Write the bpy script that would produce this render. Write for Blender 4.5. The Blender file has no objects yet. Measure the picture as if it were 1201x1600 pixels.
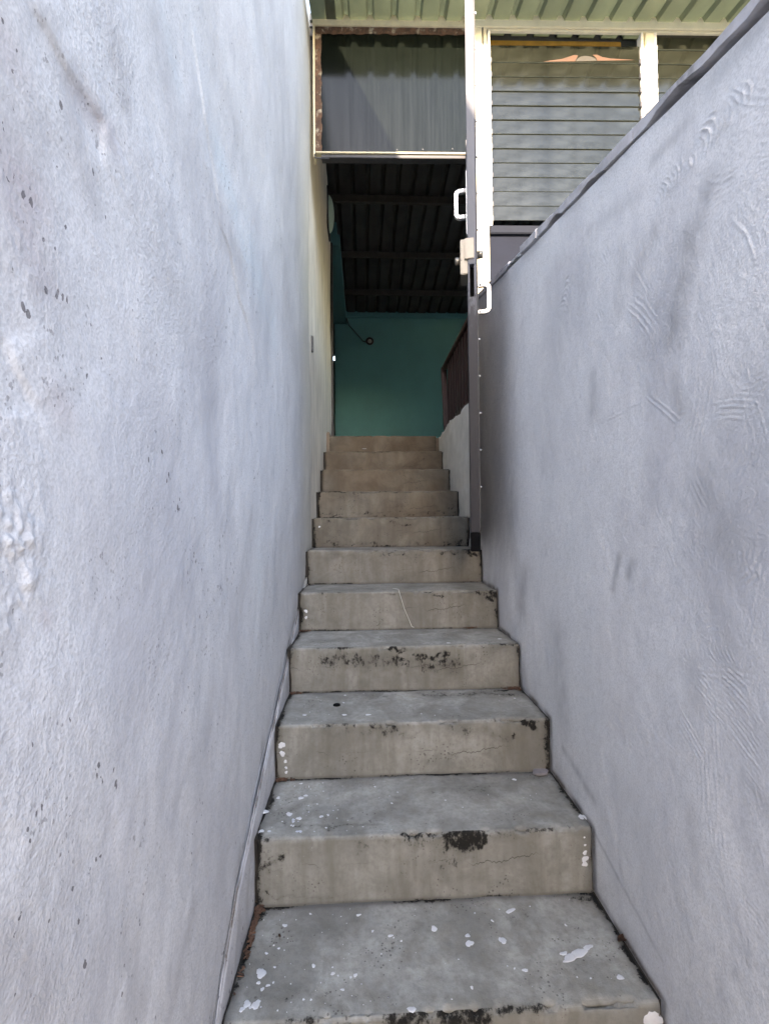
import bpy, bmesh, math, random
import numpy as np
from mathutils import Vector, Matrix

random.seed(7)
S = bpy.context.scene
COL = S.collection
R = math.radians

# ------------------------------------------------------------------ camera
EZ = 1.52                      # eye height above the lower ground
FPX = 740.0                    # focal length in pixels of the 1201x1600 photograph
PITCH, YAW, ROLL = R(1.16), R(2.55), 0.008
fw = Vector((math.sin(YAW)*math.cos(PITCH), math.cos(YAW)*math.cos(PITCH), math.sin(PITCH)))
r0 = Vector((math.cos(YAW), -math.sin(YAW), 0))
u0 = r0.cross(fw)
up = u0*math.cos(ROLL) + r0*math.sin(ROLL)
rt = r0*math.cos(ROLL) - u0*math.sin(ROLL)
EYE = Vector((0, 0, EZ))
cam_d = bpy.data.cameras.new('camera')
cam = bpy.data.objects.new('camera', cam_d)
COL.objects.link(cam)
cam.matrix_world = Matrix(((rt.x, up.x, -fw.x, EYE.x), (rt.y, up.y, -fw.y, EYE.y),
                           (rt.z, up.z, -fw.z, EYE.z), (0, 0, 0, 1)))
cam_d.sensor_fit = 'VERTICAL'
cam_d.sensor_height = 36.0
cam_d.lens = 36.0*FPX/1600.0
cam_d.clip_start = 0.02
cam_d.clip_end = 500
S.camera = cam
S.cycles.sample_clamp_indirect = 5.0
S.render.resolution_x, S.render.resolution_y = 768, 1024

# ------------------------------------------------------------------ light
SUN_EL, SUN_AZ = R(18), R(190)          # azimuth clockwise from +Y: behind the camera, a little to the left
world = bpy.data.worlds.new('World')
S.world = world
world.use_nodes = True
wn = world.node_tree
sky = wn.nodes.new('ShaderNodeTexSky')
sky.sky_type = 'NISHITA'
sky.sun_disc = False
sky.sun_elevation = SUN_EL
sky.sun_rotation = SUN_AZ
sky.air_density = 1.0
sky.dust_density = 0.5
sky.ozone_density = 1.0
wn.links.new(sky.outputs[0], wn.nodes['Background'].inputs[0])
wn.nodes['Background'].inputs[1].default_value = 0.15
sun_d = bpy.data.lights.new('sun', 'SUN')
sun_d.energy = 2.0
sun_d.angle = R(0.5)
sun_d.color = (1.0, 0.95, 0.86)
sun = bpy.data.objects.new('sun', sun_d)
COL.objects.link(sun)
sdir = Vector((math.sin(SUN_AZ)*math.cos(SUN_EL), math.cos(SUN_AZ)*math.cos(SUN_EL), math.sin(SUN_EL)))
sun.rotation_euler = sdir.to_track_quat('Z', 'Y').to_euler()
sun.location = (-2, -8, 8)

S.view_settings.view_transform = 'Standard'
S.view_settings.look = 'None'
S.view_settings.gamma = 1.0
S.view_settings.exposure = 3.66
S.view_settings.use_white_balance = True
S.view_settings.white_balance_temperature = 8250
S.view_settings.white_balance_tint = 16
S.view_settings.use_curve_mapping = False

# ------------------------------------------------------------------ helpers
def ray(px, py):
    return fw + rt*((px-600.5)/FPX) - up*((py-800)/FPX)

def on(px, py, axis, v):
    """the point where the view ray through a pixel of the photograph meets a real plane (x, y or z = v)"""
    d = ray(px, py)
    return EYE + d*((v-EYE[axis])/d[axis])

def H(h):
    return EZ + h

def tag(o, label=None, cat=None, group=None, kind=None):
    if label: o['label'] = label
    if cat: o['category'] = cat
    if group: o['group'] = group
    if kind: o['kind'] = kind
    return o

def thing(name, label, cat, loc=(0, 0, 0), rz=0.0, group=None, kind=None):
    o = bpy.data.objects.new(name, None)
    COL.objects.link(o)
    o.location = loc
    o.rotation_euler = (0, 0, rz)
    o.empty_display_size = 0.1
    return tag(o, label, cat, group, kind or 'thing')

def piece(mesh, name, parent, loc=(0, 0, 0), rot=(0, 0, 0)):
    o = bpy.data.objects.new(name, mesh)
    COL.objects.link(o)
    o.parent = parent
    o.location = loc
    o.rotation_euler = rot
    return o

class MB:
    """collects solid shapes, builds them as one mesh object; points are world points, moved into the parent's frame"""
    def __init__(s):
        s.bm = bmesh.new()
    def box(s, x0, x1, y0, y1, z0, z1, m=None):
        v = [s.bm.verts.new(p) for p in ((x0,y0,z0),(x1,y0,z0),(x1,y1,z0),(x0,y1,z0),(x0,y0,z1),(x1,y0,z1),(x1,y1,z1),(x0,y1,z1))]
        if m is not None:
            for q in v: q.co = m @ q.co
        for f in ((0,3,2,1),(4,5,6,7),(0,1,5,4),(1,2,6,5),(2,3,7,6),(3,0,4,7)):
            s.bm.faces.new([v[i] for i in f])
        return s
    def hexa(s, pts):
        v = [s.bm.verts.new(p) for p in pts]
        for f in ((0,3,2,1),(4,5,6,7),(0,1,5,4),(1,2,6,5),(2,3,7,6),(3,0,4,7)):
            s.bm.faces.new([v[i] for i in f])
        return s
    def tube(s, pts, r, n=10, cap=True):
        pts = [Vector(p) for p in pts]
        rs = r if isinstance(r, (list, tuple)) else [r]*len(pts)
        rings = []
        for i, p in enumerate(pts):
            t = (pts[min(i+1, len(pts)-1)] - pts[max(i-1, 0)]).normalized()
            a = Vector((0, 0, 1)) if abs(t.z) < 0.9 else Vector((1, 0, 0))
            b = t.cross(a).normalized(); c = t.cross(b)
            rings.append([s.bm.verts.new(p + (b*math.cos(2*math.pi*k/n) + c*math.sin(2*math.pi*k/n))*rs[i]) for k in range(n)])
        for A, B in zip(rings, rings[1:]):
            for k in range(n):
                s.bm.faces.new((A[k], A[(k+1) % n], B[(k+1) % n], B[k]))
        if cap:
            s.bm.faces.new(rings[0][::-1]); s.bm.faces.new(rings[-1])
        return s
    def prism(s, poly, axis, a, b):
        """polygon (two free coordinates) pushed along an axis from a to b"""
        def P(q, t):
            return {0: (t, q[0], q[1]), 1: (q[0], t, q[1]), 2: (q[0], q[1], t)}[axis]
        A = [s.bm.verts.new(P(q, a)) for q in poly]; B = [s.bm.verts.new(P(q, b)) for q in poly]
        n = len(poly)
        s.bm.faces.new(A); s.bm.faces.new(B[::-1])
        for k in range(n):
            s.bm.faces.new((A[k], B[k], B[(k+1) % n], A[(k+1) % n]))
        return s
    def mesh(s, name, bevel=0.0, smooth=False, seg=2):
        bmesh.ops.recalc_face_normals(s.bm, faces=s.bm.faces)
        if bevel:
            es = [e for e in s.bm.edges if len(e.link_faces) == 2 and e.calc_face_angle(0) > 0.6]
            bmesh.ops.bevel(s.bm, geom=es, offset=bevel, segments=seg, affect='EDGES', clamp_overlap=True)
        me = bpy.data.meshes.new(name)
        s.bm.to_mesh(me); s.bm.free()
        if smooth:
            for p in me.polygons: p.use_smooth = True
        return me
    def build(s, name, mat, parent=None, bevel=0.0, smooth=False, local=False, seg=2):
        if parent is not None and not local:
            off = Vector(parent.location)
            for v in s.bm.verts: v.co -= off
        me = s.mesh(name, bevel, smooth, seg)
        me.materials.append(mat)
        o = bpy.data.objects.new(name, me)
        COL.objects.link(o)
        if parent is not None: o.parent = parent
        return o

def grid_mesh(name, P, wear=None, extra=None, smooth=True):
    """P: (n, m, 3) points -> a quad sheet with an optional colour attribute"""
    n, m = P.shape[:2]
    idx = np.arange(n*m).reshape(n, m)
    q = np.stack([idx[:-1, :-1], idx[1:, :-1], idx[1:, 1:], idx[:-1, 1:]], -1).reshape(-1, 4)
    verts = P.reshape(-1, 3)
    faces = q
    ex_v = ex_f = None
    me = bpy.data.meshes.new(name)
    nv = len(verts); nf = len(faces)
    loops = faces.reshape(-1)
    ls = np.arange(nf)*4
    if extra is not None:
        ev, ef = extra
        ef_l = [[i if i >= 0 else i for i in f] for f in ef]
        verts = np.vstack([verts, np.array(ev, float).reshape(-1, 3)]) if len(ev) else verts
        flat = [i for f in ef_l for i in f]
        starts = np.cumsum([0]+[len(f) for f in ef_l[:-1]]) + len(loops)
        loops = np.concatenate([loops, np.array(flat, int)])
        ls = np.concatenate([ls, starts])
        nv = len(verts); nf += len(ef_l)
    me.vertices.add(nv); me.vertices.foreach_set('co', verts.astype(np.float32).ravel())
    me.loops.add(len(loops)); me.loops.foreach_set('vertex_index', loops.astype(np.int32))
    me.polygons.add(nf)
    me.polygons.foreach_set('loop_start', ls.astype(np.int32))
    sm = np.full(nf, smooth)
    if extra is not None: sm[-len(extra[1]):] = False
    me.polygons.foreach_set('use_smooth', sm)
    me.update(calc_edges=True)
    me.validate()
    if wear is not None:
        w = np.ones((nv, 4), np.float32)
        w[:, :3] = 0
        k = wear.reshape(-1, wear.shape[-1])
        w[:len(k), :k.shape[1]] = k
        a = me.color_attributes.new('wear', 'FLOAT_COLOR', 'POINT')
        a.data.foreach_set('color', w.ravel())
    return me

# numpy value noise
def _h(ix, iy, seed):
    n = (ix.astype(np.int64)*374761393 + iy.astype(np.int64)*668265263 + seed*1442695041) & 0xffffffff
    n = ((n ^ (n >> 13))*1274126177) & 0xffffffff
    n = ((n ^ (n >> 16))*2246822519) & 0xffffffff
    return (n & 0xffffff)/float(0xffffff)

def vn(x, y, seed=0):
    x, y = np.broadcast_arrays(np.asarray(x, float), np.asarray(y, float))
    ix, iy = np.floor(x), np.floor(y)
    fx, fy = x-ix, y-iy
    fx = fx*fx*fx*(fx*(fx*6-15)+10); fy = fy*fy*fy*(fy*(fy*6-15)+10)
    a, b = _h(ix, iy, seed), _h(ix+1, iy, seed)
    c, d = _h(ix, iy+1, seed), _h(ix+1, iy+1, seed)
    return (a*(1-fx)+b*fx)*(1-fy) + (c*(1-fx)+d*fx)*fy - 0.5

def fbm(x, y, seed=0, o=4, g=0.5):
    s = 0; a = 1.0
    for k in range(o):
        s = s + a*vn(np.asarray(x)*2**k, np.asarray(y)*2**k, seed+17*k); a *= g
    return s

def seg(u, v, a, b, w):
    """soft 0..1 mask round the segment a-b"""
    ax, ay = a; bx, by = b
    dx, dy = bx-ax, by-ay
    L = dx*dx+dy*dy+1e-9
    t = np.clip(((u-ax)*dx+(v-ay)*dy)/L, 0, 1)
    d2 = (u-ax-t*dx)**2 + (v-ay-t*dy)**2
    return np.exp(-d2/(w*w))

# ------------------------------------------------------------------ material helper
class Mat:
    def __init__(s, name, rough=0.8, metallic=0.0, spec=0.5):
        s.m = bpy.data.materials.new(name)
        s.m.use_nodes = True
        s.t = s.m.node_tree
        s.b = s.t.nodes['Principled BSDF']
        s.b.inputs['Roughness'].default_value = rough
        s.b.inputs['Metallic'].default_value = metallic
        s.b.inputs['Specular IOR Level'].default_value = spec
        s._c = None
    def link(s, a, b): s.t.links.new(a, b)
    def _set(s, inp, v):
        if isinstance(v, bpy.types.NodeSocket): s.link(v, inp)
        elif isinstance(v, (tuple, list)) and inp.type == 'RGBA': inp.default_value = tuple(v)+((1,) if len(v) == 3 else ())
        elif isinstance(v, (tuple, list)): inp.default_value = v
        elif inp.type == 'RGBA': inp.default_value = (v, v, v, 1)
        else: inp.default_value = v
    def pos(s, scale=(1, 1, 1), rot=(0, 0, 0), kind='Object'):
        if s._c is None: s._c = s.t.nodes.new('ShaderNodeTexCoord')
        mp = s.t.nodes.new('ShaderNodeMapping')
        mp.inputs['Scale'].default_value = scale
        mp.inputs['Rotation'].default_value = rot
        s.link(s._c.outputs[kind], mp.inputs['Vector'])
        return mp.outputs[0]
    def noise(s, vec, scale=5, detail=4, rough=0.55, dist=0.0, color=False):
        n = s.t.nodes.new('ShaderNodeTexNoise')
        s.link(vec, n.inputs['Vector'])
        n.inputs['Scale'].default_value = scale; n.inputs['Detail'].default_value = detail
        n.inputs['Roughness'].default_value = rough; n.inputs['Distortion'].default_value = dist
        return n.outputs['Color' if color else 'Fac']
    def voro(s, vec, scale=20, out='Distance', feature='F1', rnd=1.0):
        n = s.t.nodes.new('ShaderNodeTexVoronoi')
        n.feature = feature
        s.link(vec, n.inputs['Vector'])
        n.inputs['Scale'].default_value = scale
        n.inputs['Randomness'].default_value = rnd
        return n.outputs[out]
    def ramp(s, fac, lo, hi, a=0.0, b=1.0):
        n = s.t.nodes.new('ShaderNodeMapRange')
        n.interpolation_type = 'SMOOTHSTEP'
        s._set(n.inputs['Value'], fac)
        n.inputs['From Min'].default_value = lo; n.inputs['From Max'].default_value = hi
        n.inputs['To Min'].default_value = a; n.inputs['To Max'].default_value = b
        return n.outputs[0]
    def mix(s, fac, a, b, blend='MIX'):
        n = s.t.nodes.new('ShaderNodeMix')
        n.data_type = 'RGBA'; n.blend_type = blend
        s._set(n.inputs[0], fac); s._set(n.inputs[6], a); s._set(n.inputs[7], b)
        return n.outputs[2]
    def math(s, op, a, b=0.0, c=None):
        n = s.t.nodes.new('ShaderNodeMath')
        n.operation = op
        s._set(n.inputs[0], a); s._set(n.inputs[1], b)
        if c is not None: s._set(n.inputs[2], c)
        return n.outputs[0]
    def attr(s, name='wear'):
        n = s.t.nodes.new('ShaderNodeAttribute')
        n.attribute_name = name
        sp = s.t.nodes.new('ShaderNodeSeparateColor')
        s.link(n.outputs['Color'], sp.inputs[0])
        return sp.outputs[0], sp.outputs[1], sp.outputs[2], n.outputs['Alpha']
    def warp(s, vec, scale, amt):
        n = s.noise(vec, scale, 3, 0.6, color=True)
        v = s.t.nodes.new('ShaderNodeVectorMath'); v.operation = 'MULTIPLY_ADD'
        s.link(n, v.inputs[0]); v.inputs[1].default_value = (amt, amt, amt)
        s.link(vec, v.inputs[2])
        return v.outputs[0]
    def sep(s, vec):
        n = s.t.nodes.new('ShaderNodeSeparateXYZ')
        s.link(vec, n.inputs[0])
        return n.outputs
    def rnd(s):
        return s.t.nodes.new('ShaderNodeObjectInfo').outputs['Random']
    def bump(s, h, dist=0.002, strength=1.0, prev=None):
        n = s.t.nodes.new('ShaderNodeBump')
        n.inputs['Distance'].default_value = dist
        n.inputs['Strength'].default_value = strength
        s.link(h, n.inputs['Height'])
        if prev is not None: s.link(prev, n.inputs['Normal'])
        return n.outputs[0]
    def done(s, color=None, rough=None, normal=None):
        if color is not None: s._set(s.b.inputs['Base Color'], color)
        if rough is not None: s._set(s.b.inputs['Roughness'], rough)
        if normal is not None: s.link(normal, s.b.inputs['Normal'])
        return s.m

def plain_mat(name, col, rough=0.6, metallic=0.0, var=0.12, scale=30, bump=0.0004, spec=0.5, dirt=None, dirt_amt=0.5, streak=(1, 1, 1)):
    k = Mat(name, rough, metallic, spec)
    p = k.pos(streak)
    n = k.noise(p, scale, 5, 0.6)
    c = k.mix(k.ramp(n, 0.3, 0.7), tuple(x*(1-var) for x in col), tuple(min(1, x*(1+var)) for x in col))
    if dirt is not None:
        n2 = k.noise(k.pos(), scale*0.4, 8, 0.7)
        c = k.mix(k.ramp(n2, 1-dirt_amt, 1-dirt_amt+0.12), c, dirt)
    n3 = k.noise(p, scale*5, 3)
    return k.done(c, k.ramp(n, 0.2, 0.8, max(0, rough-0.1), min(1, rough+0.1)), k.bump(n3, bump))

# ---- painted plaster of the two outer walls
def wall_mat(name, base, smudge, pits=0.5, grain=1.0, fine_scale=1.0, cream=False):
    k = Mat(name, 0.85, 0, 0.25)
    p = k.pos()
    r, g, b, a = k.attr()
    big = k.noise(k.pos((1, 1, 0.45)), 2.3, 6, 0.6, 0.4)
    mid = k.noise(k.pos((1, 1, 0.6)), 9, 6, 0.65, 0.3)
    c = k.mix(k.ramp(big, 0.44, 0.70), base, tuple(x*y for x, y in zip(base, (0.70, 0.70, 0.73))))
    c = k.mix(k.ramp(mid, 0.53, 0.76, 0, 0.7), c, tuple(x*y for x, y in zip(base, (0.74, 0.74, 0.765))))
    hi = k.noise(p, 45, 5, 0.7)
    c = k.mix(k.ramp(hi, 0.35, 0.75, 0, 0.35), c, tuple(x*0.80 for x in base))
    # soft grey smudges, broken up by the grain
    sm = k.math('MULTIPLY', k.math('MULTIPLY', r, 1.3), k.ramp(k.noise(k.pos((1, 1, 0.5)), 26, 6, 0.7), 0.25, 0.7, 0.35, 1.15))
    c = k.mix(k.math('MINIMUM', sm, 0.9), c, smudge)
    c = k.mix(k.math('MULTIPLY', g, 0.75), c, (0.55, 0.66, 0.72))
    c = k.mix(k.math('MULTIPLY', b, k.ramp(mid, 0.3, 0.65, 0.2, 0.8)), c, (0.50, 0.43, 0.45))
    # pits: small dark holes, in clusters
    cl = k.noise(k.pos((1, 1, 0.75)), 4, 4, 0.6)
    v = k.voro(k.warp(k.pos((1, 1, 0.6)), 130, 0.009), 100*fine_scale)
    sz = k.noise(p, 30, 2)
    thr = k.math('MULTIPLY', k.ramp(cl, 0.38, 0.66), k.math('MULTIPLY', k.ramp(sz, 0.42, 0.72), 0.29*pits))
    pit = k.math('LESS_THAN', v, thr)
    v_f = k.voro(k.warp(k.pos((1, 1, 0.7)), 200, 0.004), 190*fine_scale)
    thr_f = k.math('MULTIPLY', k.ramp(k.noise(p, 6.5, 5, 0.65), 0.44, 0.68), k.math('MULTIPLY', k.ramp(k.noise(p, 80, 2), 0.38, 0.70), 0.40*pits))
    pit_f = k.math('LESS_THAN', v_f, thr_f)
    gr = k.noise(p, 260, 2, 0.6)
    c = k.mix(k.ramp(gr, 0.36, 0.60, 0.34, 0.0), c, tuple(x*0.60 for x in base))
    c = k.mix(k.math('MULTIPLY', pit_f, 0.5), c, (0.20, 0.18, 0.185))
    c = k.mix(k.math('MULTIPLY', pit, 0.8), c, (0.12, 0.105, 0.11))
    c = k.mix(k.math('MULTIPLY', a, 0.9), c, (0.13, 0.105, 0.085))
    if cream:
        y_ = k.sep(p)[1]
        wob = k.math('ADD', y_, k.math('MULTIPLY', k.math('SUBTRACT', big, 0.5), 0.5))
        c = k.mix(k.ramp(wob, 0.55, 1.15, 0, 0.85), c, (0.64, 0.61, 0.545))
    n1 = k.noise(p, 200, 2.5, 0.6)
    n2 = k.noise(k.pos((1, 1, 0.7)), 560, 3, 0.6)
    n3 = k.noise(p, 60, 4, 0.65)
    h = k.math('ADD', k.math('MULTIPLY', n1, 0.75), k.math('MULTIPLY', n2, 0.0))
    h = k.math('ADD', h, k.math('MULTIPLY', n3, 0.9))
    h = k.math('MULTIPLY', h, k.ramp(k.noise(k.pos((1, 1, 0.7)), 3.2, 4, 0.6), 0.35, 0.68, 0.35, 1.6))
    h = k.math('SUBTRACT', h, k.math('MULTIPLY', pit, 0.9))
    h = k.math('SUBTRACT', h, k.math('MULTIPLY', pit_f, 0.5))
    # low grain darkened in colour, standing in for fine bump shading
    c = k.mix(k.ramp(k.math('ADD', k.math('MULTIPLY', n1, 0.6), k.math('MULTIPLY', n3, 0.4)), 0.52, 0.36, 0, 0.38), c, tuple(x*0.62 for x in base))
    return k.done(c, 0.88, k.bump(h, 0.0022*grain))

M = {}
M['wall_left'] = wall_mat('lavender_plaster', (0.71, 0.706, 0.722), (0.36, 0.345, 0.36), 1.2, 0.62, 1.0, True)
M['wall_right'] = wall_mat('lavender_plaster_brushed', (0.87, 0.87, 0.89), (0.40, 0.40, 0.42), 0.3, 0.65, 1.5)

# ---- concrete of the steps: R mould, G tint, B white specks, A brown
def step_mat():
    k = Mat('stair_concrete', 0.9, 0, 0.2)
    p = k.pos()
    r, g, b, a = k.attr()
    rnd = k.rnd()
    st = k.noise(k.pos((1, 1, 0.12)), 24, 5, 0.6)
    bl = k.noise(p, 6.5, 6, 0.62, 0.5)
    fi = k.noise(p, 70, 5, 0.7)
    c = k.mix(k.ramp(bl, 0.32, 0.70), (0.27, 0.262, 0.236), (0.52, 0.51, 0.47))
    c = k.mix(k.ramp(st, 0.35, 0.75, 0, 0.45), c, (0.24, 0.215, 0.17))
    c = k.mix(k.ramp(fi, 0.4, 0.75, 0, 0.5), c, (0.20, 0.19, 0.17))
    c = k.mix(g, c, (0.15, 0.145, 0.14))
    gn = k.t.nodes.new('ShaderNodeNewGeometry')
    c = k.mix(k.math('MULTIPLY', k.ramp(k.math('MULTIPLY', k.sep(gn.outputs['True Normal'])[1], -1.0), 0.5, 0.9), k.ramp(st, 0.25, 0.75, 0.30, 0.62)), c, (0.145, 0.138, 0.113))   # risers grimed and darkened by facing, to offset the light they catch
    c = k.mix(k.math('MULTIPLY', a, 0.9), c, k.mix(k.ramp(bl, 0.3, 0.7), (0.098, 0.072, 0.051), (0.155, 0.118, 0.084)))
    # hairline crack across a riser
    xyz = k.sep(p)
    wob = k.noise(k.pos((1, 0, 0)), 5, 6, 0.65)
    wob = k.math('ADD', wob, k.math('MULTIPLY', k.noise(k.pos((1, 0, 0.0)), 60, 3), 0.10))
    n_y = k.t.nodes.new('ShaderNodeNewGeometry')
    ny = k.math('LESS_THAN', k.sep(n_y.outputs['Normal'])[1], -0.6)
    zl = k.math('ADD', xyz[2], k.math('MULTIPLY', k.math('SUBTRACT', wob, 0.5), 0.13))
    zc = k.math('ADD', k.math('MULTIPLY', rnd, 0.05), -0.11)
    dl = k.math('ABSOLUTE', k.math('SUBTRACT', zl, zc))
    gate = k.ramp(k.noise(k.pos((1, 0, 0)), 4.3, 2), 0.47, 0.58)
    crack = k.math('MULTIPLY', k.math('MULTIPLY', k.math('LESS_THAN', dl, 0.0011), gate), ny)
    c = k.mix(k.math('MULTIPLY', crack, 0.75), c, (0.06, 0.05, 0.04))
    # mould: the density map broken into blotches and specks
    spk = k.noise(k.pos((1, 1, 0.55)), 85, 9, 0.78)
    spk2 = k.noise(p, 28, 5, 0.6)
    f = k.math('ADD', k.math('MULTIPLY', k.math('SUBTRACT', spk, 0.5), 2.3), k.math('MULTIPLY', k.math('SUBTRACT', spk2, 0.5), 1.3))
    mm = k.math('SUBTRACT', k.math('ADD', f, k.math('MULTIPLY', r, 0.9)), 0.60)
    mould = k.ramp(mm, -0.14, 0.26)
    c = k.mix(k.math('MINIMUM', k.math('MULTIPLY', r, 0.55), 0.6), c, (0.085, 0.075, 0.060))
    c = k.mix(k.math('MULTIPLY', mould, k.math('MULTIPLY', k.ramp(r, 0.02, 0.3), 0.95)), c, (0.008, 0.0068, 0.0057))
    # loose dark specks everywhere
    v = k.voro(p, 95)
    g2 = k.ramp(k.noise(p, 7, 3), 0.45, 0.68)
    sp = k.math('LESS_THAN', v, k.math('MULTIPLY', g2, 0.27))
    c = k.mix(k.math('MULTIPLY', sp, 0.6), c, (0.07, 0.06, 0.055))
    # splashes of white paint
    v2 = k.voro(p, 62)
    wsp = k.math('LESS_THAN', v2, k.math('MULTIPLY', b, k.ramp(k.noise(p, 33, 2), 0.47, 0.75, 0, 0.5)))
    c = k.mix(k.math('MULTIPLY', wsp, 0.85), c, (0.66, 0.67, 0.72))
    h = k.math('ADD', k.math('MULTIPLY', fi, 0.8), k.math('MULTIPLY', k.noise(p, 330, 3), 0.45))
    h = k.math('SUBTRACT', h, k.math('MULTIPLY', crack, 0.9))
    h = k.math('SUBTRACT', h, k.math('MULTIPLY', mould, 0.15))
    return k.done(c, 0.9, k.bump(h, 0.0016))
M['step'] = step_mat()
M['wall_plain'] = plain_mat('lavender_wall_paint', (0.68, 0.68, 0.70), 0.88, var=0.10, scale=6, bump=0.0015, spec=0.25)

M['beige'] = plain_mat('bare_beige_plaster', (0.76, 0.71, 0.63), 0.9, var=0.14, scale=7, bump=0.0012, streak=(1, 1, 0.4))
M['white_in'] = plain_mat('white_inner_plaster', (0.62, 0.60, 0.57), 0.9, var=0.10, scale=9, bump=0.0015)
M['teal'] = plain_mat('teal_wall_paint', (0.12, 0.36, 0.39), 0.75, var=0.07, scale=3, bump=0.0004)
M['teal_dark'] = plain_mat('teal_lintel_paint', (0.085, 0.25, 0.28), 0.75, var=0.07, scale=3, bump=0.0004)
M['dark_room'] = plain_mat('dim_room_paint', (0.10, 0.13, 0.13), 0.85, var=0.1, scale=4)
M['floor_in'] = plain_mat('inner_floor', (0.22, 0.17, 0.13), 0.8, var=0.15, scale=6)
M['house'] = plain_mat('olive_blocker_paint', (0.20, 0.20, 0.17), 0.9, var=0.15, scale=1.5)
M['blocker_roof'] = plain_mat('clay_roof', (0.25, 0.12, 0.07), 0.9, var=0.2, scale=4)
M['ground'] = plain_mat('yard_concrete', (0.36, 0.36, 0.36), 0.95, var=0.18, scale=2.5, bump=0.002)
M['coping'] = plain_mat('coping_cement', (0.50, 0.49, 0.51), 0.9, var=0.2, scale=14, bump=0.0015, dirt=(0.26, 0.25, 0.255), dirt_amt=0.42)
M['coping_white'] = plain_mat('coping_whitewash', (0.60, 0.60, 0.60), 0.9, var=0.08, scale=20, bump=0.001)
M['cream'] = plain_mat('cream_gloss_paint', (0.74, 0.68, 0.50), 0.5, var=0.05, scale=18, bump=0.0004)
M['cream_worn'] = plain_mat('cream_paint_rusting', (0.66, 0.58, 0.40), 0.6, var=0.10, scale=18, bump=0.0006, dirt=(0.20, 0.09, 0.035), dirt_amt=0.40)
M['white_frame'] = plain_mat('white_window_paint', (0.78, 0.76, 0.70), 0.5, var=0.04, scale=20)
M['alu'] = plain_mat('aluminium_channel', (0.62, 0.62, 0.62), 0.4, 0.7, var=0.08, scale=30)
M['rust'] = plain_mat('rusty_steel', (0.10, 0.052, 0.032), 0.9, var=0.45, scale=45, bump=0.002, dirt=(0.34, 0.29, 0.22), dirt_amt=0.47)
M['dark_metal'] = plain_mat('dark_steel', (0.045, 0.045, 0.05), 0.55, 0.3, var=0.25, scale=40)
M['black'] = plain_mat('black_rubber', (0.006, 0.006, 0.0065), 0.95, spec=0.05, var=0.2, scale=40)
M['chrome'] = plain_mat('polished_handle_steel', (0.60, 0.60, 0.61), 0.22, 0.85, var=0.05, scale=30, bump=0.0001)
M['brass'] = plain_mat('nickel_lock_metal', (0.22, 0.20, 0.17), 0.35, 0.6, var=0.08, scale=40)
M['grey_wall'] = plain_mat('grey_facade_shade_paint', (0.012, 0.0142, 0.022), 0.95, spec=0.1, var=0.1, scale=8, bump=0.0008)  # very dark base: the shade on this wall is put into the colour
M['sill'] = plain_mat('grey_sill_shade_paint', (0.016, 0.0185, 0.026), 0.9, spec=0.1, var=0.1, scale=12, bump=0.0008)
M['roof_out'] = plain_mat('green_grey_roof_sheet', (0.19, 0.21, 0.15), 0.6, var=0.10, scale=6, bump=0.0003, dirt=(0.20, 0.16, 0.10), dirt_amt=0.34)
M['roof_in'] = plain_mat('dark_roof_sheet', (0.12, 0.12, 0.125), 0.7, var=0.2, scale=6)  # darker and greyer than the eave sheets
M['purlin'] = plain_mat('old_steel_purlin', (0.075, 0.066, 0.063), 0.7, var=0.2, scale=20)
M['rail'] = plain_mat('dark_red_wood', (0.035, 0.012, 0.011), 0.45, var=0.2, scale=20, streak=(1, 1, 0.1))
M['orange'] = plain_mat('ochre_painted_batten', (0.62, 0.33, 0.06), 0.6, var=0.15, scale=16)
M['orange_mark'] = plain_mat('orange_reflection_paint', (0.050, 0.018, 0.005), 0.7, var=0.2, scale=60)
M['dark_mark'] = plain_mat('dark_reflection', (0.022, 0.018, 0.012), 0.7, var=0.3, scale=60)
M['mint'] = plain_mat('mint_plastic', (0.60, 0.80, 0.68), 0.5, var=0.05, scale=20)
M['white_paint'] = plain_mat('dried_white_paint', (0.66, 0.655, 0.665), 0.6, var=0.05, scale=60)
M['leaf'] = plain_mat('dry_brown_leaf', (0.10, 0.05, 0.03), 0.8, var=0.4, scale=50)
M['petal'] = plain_mat('purple_petal', (0.36, 0.32, 0.55), 0.8, var=0.15, scale=80)
M['chip'] = plain_mat('grey_plaster_chip', (0.24, 0.22, 0.23), 0.9, var=0.15, scale=60)
M['thread'] = plain_mat('pale_thread', (0.60, 0.58, 0.52), 0.9, var=0.1, scale=60)
M['dirt'] = plain_mat('dark_soil', (0.030, 0.024, 0.019), 0.95, var=0.4, scale=90, bump=0.003)
M['bulb'] = plain_mat('bulb_socket', (0.03, 0.03, 0.03), 0.4, var=0.1, scale=30)
M['bulb_in'] = plain_mat('bulb_socket_core', (0.30, 0.32, 0.32), 0.4, var=0.1, scale=30)

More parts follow.
